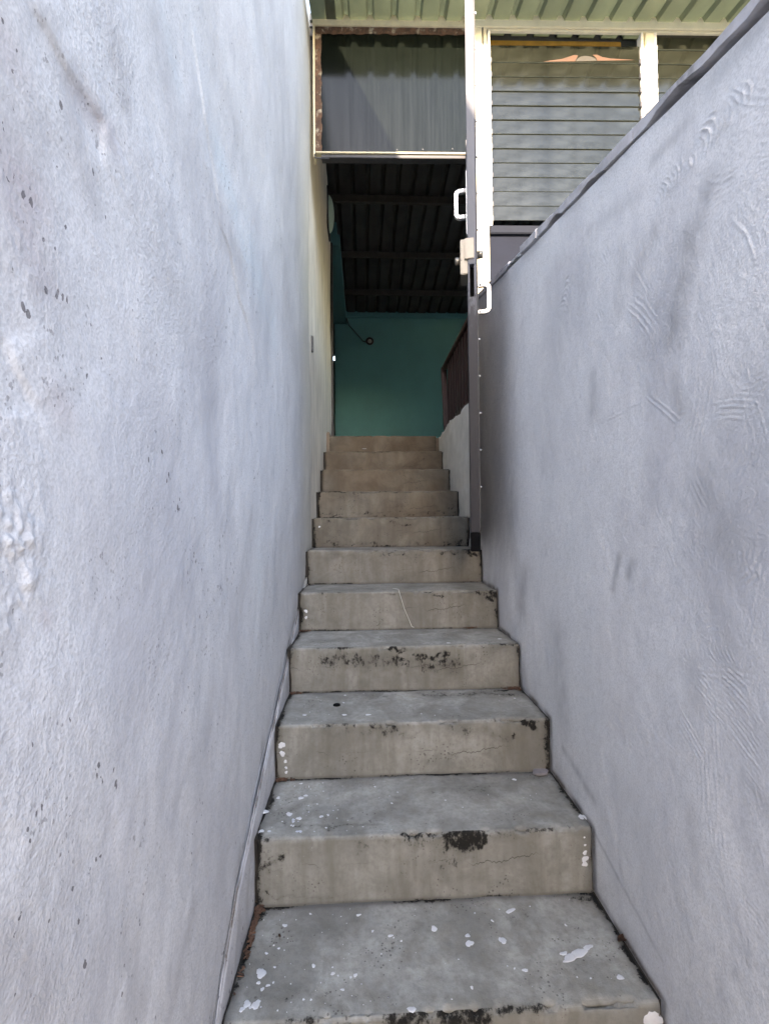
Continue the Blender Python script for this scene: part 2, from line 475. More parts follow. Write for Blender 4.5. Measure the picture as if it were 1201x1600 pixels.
def door_paint():
    k = Mat('grey_white_door_paint', 0.6, 0, 0.25)
    p = k.pos((1, 1, 0.35))
    n = k.noise(p, 22, 9, 0.75)
    c = k.mix(k.noise(k.pos(), 9, 4), (0.135, 0.135, 0.15), (0.10, 0.10, 0.115))
    chip = k.ramp(n, 0.66, 0.68)
    z = k.sep(k.pos())[2]
    low = k.ramp(k.math('ADD', z, k.math('MULTIPLY', n, 0.3)), 0.80, 1.35, 1.0, 0.0)     # the paint has rubbed off near the foot
    rub = k.ramp(k.math('ADD', k.noise(k.pos((1, 1, 0.3)), 60, 6, 0.7), k.math('MULTIPLY', low, 0.5)), 0.62, 0.74)
    c = k.mix(k.math('MAXIMUM', chip, k.math('MULTIPLY', rub, 0.95)), c, (0.030, 0.028, 0.033))
    c = k.mix(k.math('MULTIPLY', low, 0.88), c, (0.017, 0.0165, 0.021))
    return k.done(c, 0.5, k.bump(n, 0.0008))
M['door_paint'] = door_paint()

def dusty_glass(name, col, rough, transp, streak, con=2.6, spec=(0.38, 0.60)):
    k = Mat(name, rough, 0, 0.5)
    s1 = k.noise(k.pos(streak), 16, 6, 0.65)
    s2 = k.noise(k.pos(), 5, 5, 0.6)
    c = k.mix(k.ramp(s1, 0.38, 0.72), col, tuple(x*con for x in col))
    c = k.mix(k.ramp(s2, 0.45, 0.75, 0, 0.6), c, tuple(x*0.6 for x in col))
    k.done(c, k.ramp(s1, 0.3, 0.7, rough, rough+0.06))
    k.link(k.ramp(s1, 0.32, 0.68, *spec), k.b.inputs['Specular IOR Level'])
    if transp:
        tr = k.t.nodes.new('ShaderNodeBsdfTransparent')
        mx = k.t.nodes.new('ShaderNodeMixShader')
        mx.inputs[0].default_value = transp
        k.link(k.b.outputs[0], mx.inputs[1]); k.link(tr.outputs[0], mx.inputs[2])
        k.link(mx.outputs[0], k.t.nodes['Material Output'].inputs['Surface'])
    return k.m
M['transom_glass'] = dusty_glass('dusty_transom_glass', (0.0034, 0.0046, 0.0036), 0.10, 0.02, (3, 1, 0.09), 1.3, (0.19, 0.25))
M['louvre_glass'] = dusty_glass('dusty_louvre_glass', (0.0095, 0.0100, 0.0070), 0.12, 0.0, (0.5, 1, 1), 1.5)

M['glass_edge'] = plain_mat('ground_glass_edge', (0.30, 0.34, 0.26), 0.6, var=0.15, scale=30)

# ------------------------------------------------------------------ dimensions (heights relative to the eye)
XL, XR = -0.300, 0.615             # faces of the two stairway walls
RISE, TREAD = 0.1705, 0.2915
D1 = 0.972                         # distance of the lowest visible nosing
def step_d(i): return D1 + (i-1)*TREAD
def step_h(i): return -0.9975 + (i-1)*RISE
FY = 2.70                          # the facade
TOP_I = 11
FLOOR_IN = step_h(TOP_I)           # inner floor level
BACK = 6.40
CAP0, CAPS = 0.620, 0.2235         # sloping top of the right wall: h = CAP0 + CAPS*y
RB = on(600, 30, 1, FY-0.02).z - EZ + 0.004
def roof_h(y):
    return RB + 0.20*(y-FY) if y < 3.7 else RB + 0.20 - 0.105*(y-3.7)

# ------------------------------------------------------------------ ground
ground_bm = MB().box(-60, 60, -60, 60, -0.5, 0.0)
tag(ground_bm.build('ground', M['ground']), 'pale concrete ground at the foot of the stairway', kind='structure')

# ------------------------------------------------------------------ unseen house added behind the camera to block low sky glow
hs = thing('back_sky_blocker', 'unseen house shape added behind the camera to block low sky glow', 'house', (0, -17, 0))
MB().box(-14, 14, -24, -17, 0, 3.7).build('blocker_wall', M['house'], hs, 0.02)
MB().prism([(-24.5, 3.7), (-16.4, 3.7), (-16.4, 3.85), (-20.4, 4.9), (-24.5, 3.85)], 0, -14.5, 14.5).build('blocker_roof', M['blocker_roof'], hs, 0.02)

nh = thing('side_sky_blocker', 'unseen house shape added on the right to block low side sky', 'house', (5.6, -4, 0))  # unseen house added to cut the low sky lighting the left wall
MB().box(5.6, 11, -12, 2.0, 0, 5.7).build('blocker_wall', M['house'], nh, 0.02)
MB().prism([(5.2, 5.702), (11.4, 5.702), (11.4, 5.85), (8.3, 6.9), (5.2, 5.85)], 1, -12.4, 2.3).build('blocker_roof', M['blocker_roof'], nh, 0.02)

# ------------------------------------------------------------------ left wall
def wall_pts(px_list, X):
    return [(on(a, b, 0, X).y, on(a, b, 0, X).z) for a, b in px_list]

def mask_sum(u, v, X, items):
    s = np.zeros_like(u)
    for (x0, y0, x1, y1, w, amt) in items:
        a = on(x0, y0, 0, X); b = on(x1, y1, 0, X)
        s = np.maximum(s, amt*seg(u, v, (a.y, a.z), (b.y, b.z), w))
    return s

ys = [0.33]
while ys[-1] < 2.684:
    ys.append(ys[-1]*1.0052)
ys = np.array(ys); ys[-1] = 2.684
zs = np.arange(0.0, EZ+3.06, 0.0042)
U, V = np.meshgrid(ys, zs, indexing='ij')
near = np.clip((U-0.33)/0.05, 0, 1)
disp = 0.012*fbm(U*1.3, V*1.1, 1, 3) + 0.0030*fbm(U*9, V*7, 2, 3) + 0.0007*fbm(U*45, V*38, 3, 4)
rough = mask_sum(U, V, XL, [(5, 800, 30, 930, 0.035, 1.0), (10, 560, 20, 660, 0.02, 0.25), (0, 1180, 40, 1300, 0.02, 0.12),
                            (20, 280, 40, 450, 0.03, 0.12), (560, 0, 560, 1, 0.01, 0)])
rough *= np.clip(0.6+1.6*fbm(U*9, V*9, 9, 3), 0, 1.4)
disp += rough*(0.0065*np.abs(fbm(U*75, V*75, 4, 3))*2 + 0.002*fbm(U*170, V*170, 5, 2))
# trowel ridges and edges of overlapping coats
def coat(u, v, a, b, w, amp, seed):
    """a shallow lip of a plaster coat along a line"""
    ax, ay = a; bx, by = b
    L = math.hypot(bx-ax, by-ay)
    tx, ty = (bx-ax)/L, (by-ay)/L
    s = (u-ax)*tx+(v-ay)*ty
    t = -(u-ax)*ty+(v-ay)*tx + 0.02*fbm(u*12, v*12, seed, 3)
    e = np.clip(s/(0.15*L), 0, 1)*np.clip((L-s)/(0.15*L), 0, 1)
    return amp*e*np.clip(t/w, -1, 1)*np.exp(-(t/(w*14))**2)
for i, (a, b) in enumerate([((40, 10), (170, 190)), ((170, 190), (160, 250)), ((20, 520), (60, 640)), ((300, 20), (345, 330)), ((340, 330), (400, 560))]):
    A, B = wall_pts([a, b], XL)
    disp += coat(U, V, A, B, 0.004, 0.0016, 40+i)
# the long groove low on the wall, just above the skirting
rg = np.random.RandomState(3)
wear = np.zeros(U.shape+(4,), np.float32)
wear[..., 0] = np.clip(mask_sum(U, V, XL, [(250, 60, 300, 300, 0.06, 0.28), (330, 40, 380, 260, 0.07, 0.25), (410, 60, 440, 300, 0.12, 0.22), (40, 200, 60, 420, 0.05, 0.35), (240, 330, 330, 620, 0.08, 0.25), (60, 20, 110, 120, 0.025, 0.35), (110, 130, 170, 200, 0.018, 0.5), (185, 80, 195, 150, 0.03, 0.5), (335, 320, 375, 420, 0.05, 0.35),
        (120, 180, 140, 290, 0.03, 0.4), (0, 1480, 60, 1560, 0.03, 0.5), (300, 1420, 262, 1598, 0.022, 0.35), (330, 1100, 300, 1330, 0.05, 0.28), (395, 820, 350, 1100, 0.06, 0.3),
        (440, 400, 462, 560, 0.12, 0.25), (200, 1450, 220, 1580, 0.03, 0.3), (470, 560, 470, 900, 0.10, 0.3)])
        + 0.35*np.clip(fbm(U*3, V*2.2, 11, 4)-0.12, 0, 1), 0, 1)
wear[..., 1] = mask_sum(U, V, XL, [(255, 0, 275, 110, 0.03, 0.8), (345, 250, 385, 400, 0.05, 0.6), (390, 400, 425, 500, 0.09, 0.6), (400, 850, 415, 960, 0.12, 0.35)])*np.clip(0.7+fbm(U*8, V*3, 12, 3), 0, 1)
wear[..., 2] = mask_sum(U, V, XL, [(20, 260, 50, 300, 0.03, 0.8), (30, 330, 70, 430, 0.025, 0.6), (90, 620, 100, 640, 0.02, 0.6), (5, 60, 20, 90, 0.02, 0.6), (70, 960, 75, 970, 0.008, 0.8), (350, 0, 400, 150, 0.10, 0.25), (130, 150, 180, 220, 0.02, 0.5)])
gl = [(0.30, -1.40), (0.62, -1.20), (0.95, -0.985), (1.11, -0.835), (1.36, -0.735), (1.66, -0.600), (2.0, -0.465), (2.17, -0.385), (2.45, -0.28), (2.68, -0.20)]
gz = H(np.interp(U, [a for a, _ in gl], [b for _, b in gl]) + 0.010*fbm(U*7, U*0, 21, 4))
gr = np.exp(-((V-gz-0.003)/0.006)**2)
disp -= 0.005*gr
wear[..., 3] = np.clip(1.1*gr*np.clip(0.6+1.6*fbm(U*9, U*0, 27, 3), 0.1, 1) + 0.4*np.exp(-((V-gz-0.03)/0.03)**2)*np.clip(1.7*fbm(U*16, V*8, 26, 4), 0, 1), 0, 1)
lw = thing('rendered_wall', 'tall lavender white plaster wall with pitted render on the left of the stairs', 'wall', (XL, 1.5, 0))
P = np.stack([XL+disp-XL, U-1.5, V], -1)
me = grid_mesh('plaster_face', P[::-1], wear[::-1]); me.materials.append(M['wall_left'])
face_l = piece(me, 'plaster_face', lw)
mb = MB()
mb.box(-4.5, XL-0.022, -5.2, 2.684, 0, H(3.06))
mb.box(XL-0.022, XL-0.002, -5.2, 0.33, 0, H(3.06))
mb.box(-4.5, XL-0.004, -5.2, 2.684, H(3.06), H(3.1))
mb.build('wall_core', M['wall_plain'], lw)

# plaster fillet that fills the joint between the left wall and the stair ends
gl = [(0.30, -1.40), (0.62, -1.20), (0.95, -0.985), (1.11, -0.835), (1.36, -0.735), (1.66, -0.600), (2.0, -0.465), (2.17, -0.385), (2.45, -0.28), (2.68, -0.20)]
ty = np.linspace(0.32, 2.68, 420)
tz = np.interp(ty, [a for a, _ in gl], [b for _, b in gl]) + 0.010*fbm(ty*7, ty*0, 21, 4)
nl = 26
P = np.zeros((len(ty), nl, 3)); W = np.zeros((len(ty), nl, 4), np.float32)
for j in range(nl):
    t = j/(nl-1)
    if j < 6:
        q = j/5.0
        x = XL + 0.004 + 0.004*math.sin(q*math.pi/2); dz = 0.004 - 0.010*(1-math.cos(q*math.pi/2))
    else:
        q = (j-6)/(nl-7.0); x = XL + 0.0085; dz = -0.006 - q*0.36
    P[:, j] = np.stack([x + 0.0032*fbm(ty*14, dz*14+0*ty, 22, 4), ty-1.5, H(tz+dz)], -1)
    W[:, j, 3] = np.clip(1.3*math.exp(-((dz-0.000)/0.0065)**2)*np.clip(0.7+1.5*fbm(ty*9, ty*0, 29, 3), 0.15, 1) + 0.5*math.exp(-((dz+0.10)/0.05)**2)*np.clip(1.6*fbm(ty*18, dz*18+0*ty, 28, 3), 0, 1), 0, 1)
    W[:, j, 0] = np.clip(0.6*math.exp(-((dz+0.001)/0.0045)**2) + 0.12 + 0.5*fbm(ty*20, dz*20+0*ty, 23, 3), 0, 1)
P[..., 0] -= XL
me = grid_mesh('base_fillet', P, W); me.materials.append(M['wall_left'])
piece(me, 'base_fillet', lw)

# ------------------------------------------------------------------ right wall
ys = [0.30]
while ys[-1] < 2.664:
    ys.append(ys[-1]*1.0033)
ys = np.array(ys); ys[-1] = 2.664
zt = H(CAP0+CAPS*ys)
nz = 860
tt = np.linspace(0, 1, nz)
U = np.repeat(ys[:, None], nz, 1)
V = 0.10 + (zt[:, None]-0.10)*tt[None, :]
disp = 0.010*fbm(U*1.4, V*1.2, 51, 3) + 0.0022*fbm(U*8, V*6, 52, 3) + 0.0007*fbm(U*50, V*36, 53, 4)

def comb(a, b, width, lam, amp, bend, seed, chatter=False, world=False):
    """marks of a stiff brush or trowel: ridges along the pull, or ribs across it"""
    if world: (ay, az), (by, bz) = a, b
    else:
        A = on(a[0], a[1], 0, XR); B = on(b[0], b[1], 0, XR)
        ay, az, by, bz = A.y, A.z, B.y, B.z
    dx, dy = by-ay, bz-az
    L = math.hypot(dx, dy)
    tx, tyy = dx/L, dy/L
    s0 = ((U-ay)*tx+(V-az)*tyy)/L
    t0 = (-(U-ay)*tyy+(V-az)*tx)/width
    m = (s0 > -0.25) & (s0 < 1.25) & (np.abs(t0) < 2.2+abs(bend))
    if not m.any(): return
    u, v, s_, t = U[m], V[m], s0[m], t0[m]
    t = t - bend*(s_-0.5)**2*4 + 0.14*fbm(u*9, v*9, seed+8, 2)
    s_ = s_ + 0.08*fbm(u*16, v*16, seed+9, 3)
    e = np.exp(-np.clip(np.abs(s_-0.5)-0.30, 0, 9)**2/0.02)*np.exp(-np.clip(np.abs(t)-0.45, 0, 9)**2/0.14)
    rag = np.clip(0.55+2.0*fbm(u*26, v*26, seed+3, 3), 0, 1.3)
    wob = 0.55*fbm(u*22, v*22, seed, 3)
    if chatter: ph = s_*L/lam - 0.9*t*t*width/lam + wob*0.5
    else: ph = t*width/lam + wob*0.45
    rd = 1-2*np.abs(ph-np.floor(ph)-0.5)
    rd = rd**4 - 0.22
    per = 0.25 + 1.3*_h(np.floor(ph), np.floor(ph)*0, seed)
    disp[m] += (1.3 if world else 1.2)*amp*e*rag*rd*per
ST = [((1135, 150), (1065, 268), 0.040, 0.0135, 0.0042, 0.0, 1, True), ((1185, 120), (1120, 190), 0.035, 0.013, 0.0030, 0.1, 2, True),
      ((1075, 235), (1030, 310), 0.035, 0.012, 0.0036, 0.2, 3, True), ((1060, 275), (1165, 130), 0.030, 0.008, 0.0020, 0.2, 4, False),
      ((960, 305), (930, 350), 0.030, 0.012, 0.0022, 0.0, 5, True), ((890, 430), (875, 490), 0.045, 0.016, 0.0034, 0.2, 6, True),
      ((920, 470), (935, 505), 0.030, 0.011, 0.0036, 0.1, 7, False), ((985, 470), (1020, 510), 0.035, 0.012, 0.0018, 0.1, 8, False),
      ((940, 380), (950, 410), 0.025, 0.011, 0.0022, 0.0, 9, False), ((1130, 610), (1199, 595), 0.030, 0.009, 0.0024, -0.3, 10, False),
      ((1110, 640), (1199, 640), 0.030, 0.010, 0.0018, 0.2, 11, False), ((1080, 745), (1100, 790), 0.02, 0.01, 0.0016, 0.0, 12, False),
      ((1060, 1010), (1150, 1010), 0.030, 0.010, 0.0022, 0.5, 13, True), ((1075, 990), (1120, 960), 0.03, 0.011, 0.002, 0.5, 14, False),
      ((1160, 840), (1168, 910), 0.020, 0.010, 0.0030, -0.4, 15, False), ((1195, 850), (1160, 920), 0.028, 0.012, 0.0018, 0.6, 16, False),
      ((1090, 1050), (1195, 1190), 0.035, 0.0085, 0.0028, 0.15, 17, False), ((1130, 1050), (1200, 1130), 0.030, 0.009, 0.0030, 0.2, 18, False),
      ((1040, 1080), (1110, 1200), 0.028, 0.010, 0.0018, 0.1, 19, False), ((1100, 1110), (1200, 1240), 0.03, 0.008, 0.0022, 0.1, 20, False),
      ((1060, 1045), (1199, 1065), 0.016, 0.010, 0.0022, 0.2, 21, False), ((1000, 1240), (1040, 1290), 0.02, 0.009, 0.0014, 0.0, 22, False),
      ((1130, 1480), (1170, 1570), 0.022, 0.009, 0.0014, 0.1, 23, False), ((880, 940), (895, 990), 0.03, 0.012, 0.0014, 0.0, 24, False),
      ((1030, 790), (1060, 880), 0.04, 0.013, 0.0010, 0.1, 25, False), ((1150, 330), (1190, 420), 0.04, 0.014, 0.0009, 0.2, 26, False),
      ((840, 560), (850, 640), 0.05, 0.016, 0.0012, 0.2, 27, False), ((930, 660), (1010, 620), 0.02, 0.010, 0.0012, 0.1, 28, False),
      ((1000, 610), (1060, 660), 0.012, 0.011, 0.0022, 0.1, 29, False), ((1120, 290), (1199, 240), 0.03, 0.011, 0.0014, 0.1, 30, False)]
for q in ST:
    comb(*q)
rs = random.Random(11)
for k in range(260):
    y = 0.6*math.exp(rs.random()**1.5*math.log(2.5/0.6)); z = rs.uniform(H(-1.15), H(CAP0+CAPS*y))
    th = rs.gauss(-1.0, 0.7)
    L = rs.uniform(0.08, 0.36)
    comb((y, z), (y+L*math.cos(th), z+L*math.sin(th)), rs.uniform(0.015, 0.05), rs.uniform(0.006, 0.013), rs.uniform(0.0003, 0.0008), rs.uniform(-0.4, 0.4), 200+k, rs.random() < 0.08, True)
def stair_dist(u, v):
    d = np.full(u.shape, 9.0)
    for i in range(-2, TOP_I+1):
        y0, y1, z = step_d(i), step_d(i+1), H(step_h(i))
        uu = np.clip(u, y0, y1)
        d = np.minimum(d, np.hypot(u-uu, v-z))
        vv = np.clip(v, z-RISE, z)
        d = np.minimum(d, np.hypot(u-y0, v-vv))
    return d
wear = np.zeros(U.shape+(4,), np.float32)
wear[..., 0] = np.clip(mask_sum(U, V, XR, [(1075, 370, 1050, 520, 0.040, 0.62), (1100, 300, 1080, 360, 0.035, 0.5), (1020, 360, 990, 430, 0.025, 0.35), (970, 400, 965, 480, 0.03, 0.3),
        (1050, 590, 1060, 640, 0.015, 0.5), (925, 590, 925, 640, 0.03, 0.42), (965, 870, 955, 920, 0.012, 0.6), (985, 880, 980, 900, 0.015, 0.5), (1090, 760, 1130, 850, 0.05, 0.35),
        (820, 900, 815, 950, 0.05, 0.5), (870, 1000, 880, 1120, 0.06, 0.42), (1080, 1040, 1090, 1100, 0.03, 0.3), (1130, 960, 1140, 1020, 0.03, 0.25), (1080, 1260, 1090, 1380, 0.02, 0.25),
        (800, 700, 800, 850, 0.10, 0.3), (1100, 140, 1190, 30, 0.02, 0.3), (1000, 300, 920, 360, 0.02, 0.25), (880, 1170, 930, 1250, 0.014, 0.5), (1020, 250, 1075, 185, 0.015, 0.4),
        (1160, 1210, 1199, 1260, 0.015, 0.3), (925, 1290, 1035, 1500, 0.006, 0.5)])
        + 0.42*np.clip(fbm(U*2.6, V*1.9, 61, 4)-0.10, 0, 1), 0, 1)
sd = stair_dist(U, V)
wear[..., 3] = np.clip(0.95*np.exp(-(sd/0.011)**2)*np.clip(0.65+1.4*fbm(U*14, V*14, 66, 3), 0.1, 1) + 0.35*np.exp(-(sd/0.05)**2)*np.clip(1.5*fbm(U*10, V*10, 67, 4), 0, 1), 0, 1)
wear[..., 1] = 0.30*np.clip(fbm(U*2.2, V*1.5, 62, 3), 0, 1)
wear[..., 2] = mask_sum(U, V, XR, [(815, 900, 812, 940, 0.025, 0.3), (850, 440, 900, 400, 0.03, 0.2)])
rw = thing('sloping_wall', 'lavender white plaster wall with brush swirls and sloping top right of the stairs', 'wall', (XR, 1.5, 0))
P = np.stack([-disp, U-1.5, V], -1)
me = grid_mesh('plaster_face', P, wear); me.materials.append(M['wall_right'])
piece(me, 'plaster_face', rw)
mb = MB()
def capz(y): return H(CAP0+CAPS*y)
xa, xb = XR+0.020, XR+0.16
for y0, y1, x0 in ((-6, 0.3, XR), (0.3, 2.664, xa)):
    mb.hexa(((x0, y0, 0), (xb, y0, 0), (xb, y1, 0), (x0, y1, 0), (x0, y0, capz(y0)-0.003), (xb, y0, capz(y0)-0.003), (xb, y1, capz(y1)-0.003), (x0, y1, capz(y1)-0.003)))
mb.build('wall_core', M['wall_plain'], rw)
# coping: cement slabs bedded along the sloping top, uneven joint underneath
def coping(y0, y1, mat, dz=0.004, th=0.031, inn=0.006, name='coping_slab'):
    n = max(4, int((y1-y0)/0.02))
    yy = np.linspace(y0, y1, n)
    b = MB(); v = []
    for y in yy:
        wob = max(-0.001, 0.030*float(fbm(y*9, 3.3, 70, 4))); w2 = 0.004*float(fbm(y*7, 8.3, 71, 3)); w3 = 0.004*float(fbm(y*9, 1.3, 72, 3))
        z0 = capz(y)+dz+wob; z1 = capz(y)+dz+th+w2
        v.append([b.bm.verts.new(p) for p in ((XR-inn+w3, y, z0), (xb+0.01, y, z0), (xb+0.01, y, z1+0.004), (XR-inn+w3+0.006, y, z1), (XR-inn+w3, y, z1-0.006))])
    for A, B in zip(v, v[1:]):
        for k in range(5): b.bm.faces.new((A[k], B[k], B[(k+1) % 5], A[(k+1) % 5]))
    b.bm.faces.new(v[0][::-1]); b.bm.faces.new(v[-1])
    return b.build(name, mat, rw)
coping(-5.9, 0.30, M['coping'])
coping(0.303, 1.02, M['coping'], 0.006)
coping(1.023, 1.595, M['coping'], 0.006)
coping(1.598, 1.76, M['coping'], 0.003, 0.033, 0.012)
coping(1.763, 1.93, M['coping_white'], 0.004, 0.022, 0.003, 'coping_patch')
coping(1.933, 2.655, M['coping'], 0.003, 0.029)

# ------------------------------------------------------------------ staircase
stair = thing('staircase', 'steep concrete staircase with mould stains and white paint drips between two walls', 'staircase', (0, 0, 0))
SX0, SX1 = -0.283, 0.606
def stain_items(i):
    """dark mould read off the photograph: (riser or tread, two pixels, half width in metres, strength)"""
    return {1: [('r', 620, 1592, 750, 1575, .045, 1.25), ('r', 690, 1590, 740, 1590, .04, 1.4), ('t', 380, 1555, 620, 1565, .02, .45), ('t', 470, 1470, 560, 1440, .05, .25), ('t', 800, 1430, 850, 1430, .03, .45),
                ('t', 890, 1385, 905, 1400, .012, 1.2), ('r', 400, 1590, 420, 1590, .02, .5)],
            2: [('r', 655, 1300, 770, 1296, .020, 1.0), ('r', 705, 1312, 745, 1310, .028, 1.35), ('r', 560, 1310, 820, 1305, .03, .62), ('t', 700, 1235, 760, 1235, .05, .55), ('r', 405, 1330, 400, 1370, .012, .9), ('r', 640, 1360, 700, 1360, .03, .45),
                ('t', 440, 1290, 600, 1290, .008, .7), ('r', 400, 1400, 520, 1408, .006, .7), ('r', 480, 1306, 500, 1310, .01, .6)],
            3: [('r', 815, 1128, 832, 1140, .014, 1.45), ('r', 795, 1145, 800, 1150, .014, .9), ('r', 580, 1135, 615, 1140, .02, .85), ('r', 470, 1140, 640, 1145, .02, .5), ('r', 690, 1130, 790, 1150, .025, .6), ('t', 670, 1085, 800, 1085, .03, .75), ('t', 550, 1080, 610, 1090, .04, .5),
                ('t', 780, 1078, 818, 1076, .010, 1.2), ('r', 640, 1190, 760, 1195, .02, .35)],
            4: [('r', 500, 1030, 720, 1035, .035, .80), ('r', 605, 1012, 622, 1018, .010, 1.35), ('r', 640, 1024, 700, 1022, .012, 1.1), ('r', 720, 1020, 725, 1030, .01, .9), ('t', 720, 983, 760, 981, .008, .9)],
            5: [('r', 675, 928, 692, 930, .010, 1.3), ('r', 720, 927, 775, 927, .012, .85), ('r', 755, 930, 778, 932, .016, 1.2), ('r', 590, 923, 680, 923, .008, .6), ('t', 560, 912, 590, 910, .01, .9)],
            6: [('r', 600, 866, 640, 866, .010, .8), ('r', 690, 862, 735, 862, .010, .9), ('r', 735, 865, 752, 868, .014, 1.1), ('r', 520, 866, 560, 868, .01, .5)],
            7: [('r', 610, 815, 650, 818, .014, .75), ('r', 690, 845, 735, 850, .02, .8), ('r', 500, 850, 730, 853, .008, .8)],
            8: [('r', 500, 803, 720, 804, .006, .9), ('r', 700, 790, 715, 800, .02, .7), ('r', 650, 780, 680, 790, .02, .3)],
            9: [('r', 620, 735, 650, 750, .02, .4)], 10: [('r', 640, 720, 690, 715, .015, .5)]}.get(i, [])

def make_step(i, nx):
    d, h = step_d(i), step_h(i)
    rr = 0.010
    y_back = d + TREAD + 0.03
    prof = []
    nr = 60 if i <= 6 else 26
    for t in np.linspace(0, 1, nr):
        prof.append((d, -RISE-0.03 + t*(RISE+0.03-rr), 0))
    for a in np.linspace(0, math.pi/2, 7)[1:-1]:
        prof.append((d+rr-rr*math.cos(a), -rr+rr*math.sin(a), 1))
    nt = 90 if i <= 6 else 14
    for t in np.linspace(0, 1, nt):
        prof.append((d+rr+t*(y_back-d-rr), 0, 2))
    if i == TOP_I: prof = [p for p in prof if p[0] <= d+0.08]
    py = np.array([p[0] for p in prof]); pz = np.array([p[1] for p in prof]); kind = np.array([p[2] for p in prof])
    x = np.linspace(SX0, SX1, nx)
    X = np.repeat(x[:, None], len(prof), 1)
    Y = np.repeat(py[None], nx, 0); Z = np.repeat(pz[None], nx, 0)
    s = i*31
    # out of square and worn: long waves, chipped nosing
    arc = np.cumsum(np.hypot(np.diff(py, prepend=py[0]), np.diff(pz, prepend=pz[0])))
    A = np.repeat(arc[None], nx, 0)
    n = 0.0042*fbm(X*4, A*5, s, 3) + 0.0011*fbm(X*30, A*30, s+1, 3) + 0.0006*fbm(X*90, A*90, s+2, 2)
    nos = np.exp(-((A-(RISE+0.03))/0.010)**2)
    chip = nos*np.clip(fbm(X*24, A*4, s+3, 4)-0.10, 0, 1)*0.034
    n = n - chip
    nrm_y = np.where(kind == 0, -1, np.where(kind == 1, -0.7, 0.0))[None]
    nrm_z = np.where(kind == 0, 0, np.where(kind == 1, 0.7, 1.0))[None]
    Y2 = Y + nrm_y*n + 0.010*(0.0 - 0.9*X)*(1 if i < 7 else 0)*0 
    Z2 = Z + nrm_z*n
    end = 0.005*fbm(A*16, 0*A, s+5, 3)
    X2 = X + np.where(np.arange(nx)[:, None] == 0, end, 0) + np.where(np.arange(nx)[:, None] == nx-1, -np.abs(end)*1.2, 0)
    # wear
    w = np.zeros(X.shape+(4,), np.float32)
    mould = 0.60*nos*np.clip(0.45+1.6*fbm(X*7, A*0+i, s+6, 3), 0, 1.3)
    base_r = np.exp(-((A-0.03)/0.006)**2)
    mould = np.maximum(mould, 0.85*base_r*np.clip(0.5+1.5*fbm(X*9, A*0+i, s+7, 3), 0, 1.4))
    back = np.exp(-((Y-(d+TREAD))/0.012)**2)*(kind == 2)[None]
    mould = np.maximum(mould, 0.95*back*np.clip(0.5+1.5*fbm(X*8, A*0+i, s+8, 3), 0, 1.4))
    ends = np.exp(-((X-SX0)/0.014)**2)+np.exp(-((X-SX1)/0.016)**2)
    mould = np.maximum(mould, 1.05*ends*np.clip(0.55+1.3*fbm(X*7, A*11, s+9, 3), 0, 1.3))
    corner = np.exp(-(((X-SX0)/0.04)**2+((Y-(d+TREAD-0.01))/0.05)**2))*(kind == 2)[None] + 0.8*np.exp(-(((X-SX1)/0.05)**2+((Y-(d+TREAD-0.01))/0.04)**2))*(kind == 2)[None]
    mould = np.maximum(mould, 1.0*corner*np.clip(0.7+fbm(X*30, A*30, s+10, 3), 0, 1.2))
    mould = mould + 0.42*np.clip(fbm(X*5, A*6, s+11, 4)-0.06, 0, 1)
    JX = 0.05*fbm(X*26, A*26, s+20, 4)+0.05*fbm(X*9, A*9, s+22, 2); JZ = 0.035*fbm(X*30, A*30, s+21, 4)
    for (sf, x0, y0, x1, y1, wd, amt) in stain_items(i):
        amt = min(amt*0.80, 0.98)
        if sf == 'r':
            a = on(x0, y0, 1, d); b = on(x1, y1, 1, d)
            mk = seg(X+JX, Z+JZ, (a.x, a.z-H(h)), (b.x, b.z-H(h)), wd)*(kind <= 1)[None]
            # drips run down from the blot
            zt_ = max(a.z, b.z)-H(h)
            strk = np.clip(0.2+2.2*fbm(X*45, Z*4, s+12, 3), 0, 1)
            dr = seg(X, np.minimum(Z+0.0, zt_)*0.35, (a.x, (a.z-H(h))*0.35), (b.x, (b.z-H(h))*0.35), wd)*(kind <= 1)[None]*strk*0.55
            mk = np.maximum(mk, dr)
        else:
            a = on(x0, y0, 2, H(h)); b = on(x1, y1, 2, H(h))
            mk = seg(X+JX, Y+JZ, (a.x, a.y), (b.x, b.y), wd)*(kind == 2)[None]
        mould = np.maximum(mould, amt*mk)
    w[..., 0] = np.clip(mould, 0, 1.5)
    tint = np.clip(0.16*(kind == 0)[None] + 0.30*(kind == 2)[None]*np.clip(0.3+fbm(X*3.5, Y*4, s+13, 3), 0, 1) + 0.7*base_r + 0.7*back + 0.55*ends + 0.35*np.exp(-((Y-(d+TREAD))/0.05)**2)*(kind == 2)[None]*np.clip(0.4+2*fbm(X*5, Y*9, s+16, 3), 0, 1), 0, 0.9)  # first term darkens risers too, against the light they catch
    w[..., 1] = tint
    speck = {1: 0.9, 2: 0.8, 3: 0.45, 4: 0.2, 5: 0.15}.get(i, 0.12)
    wl = np.exp(-((X-SX0)/0.16)**2)*1.0 + 0.35
    w[..., 2] = np.clip(speck*wl*np.clip(0.55+1.6*fbm(X*5, A*5, s+14, 3), 0, 1), 0, 1)*np.where(kind == 2, 1, 0.35)[None]
    brown = {1: .10, 2: .12, 3: .15, 4: .2, 5: .3, 6: .42, 7: .58, 8: .75, 9: .85, 10: .9, 11: .95}[i] if i > 0 else 0.1
    w[..., 3] = np.clip(brown*(1.0+0.5*fbm(X*4, A*4, s+15, 3)), 0, 1)
    P = np.stack([X2, Y2, Z2], -1)
    m = len(prof); base = nx*m
    # closed ends and back
    ev = [(SX0, py[-1], -RISE-0.03), (SX1, py[-1], -RISE-0.03)]
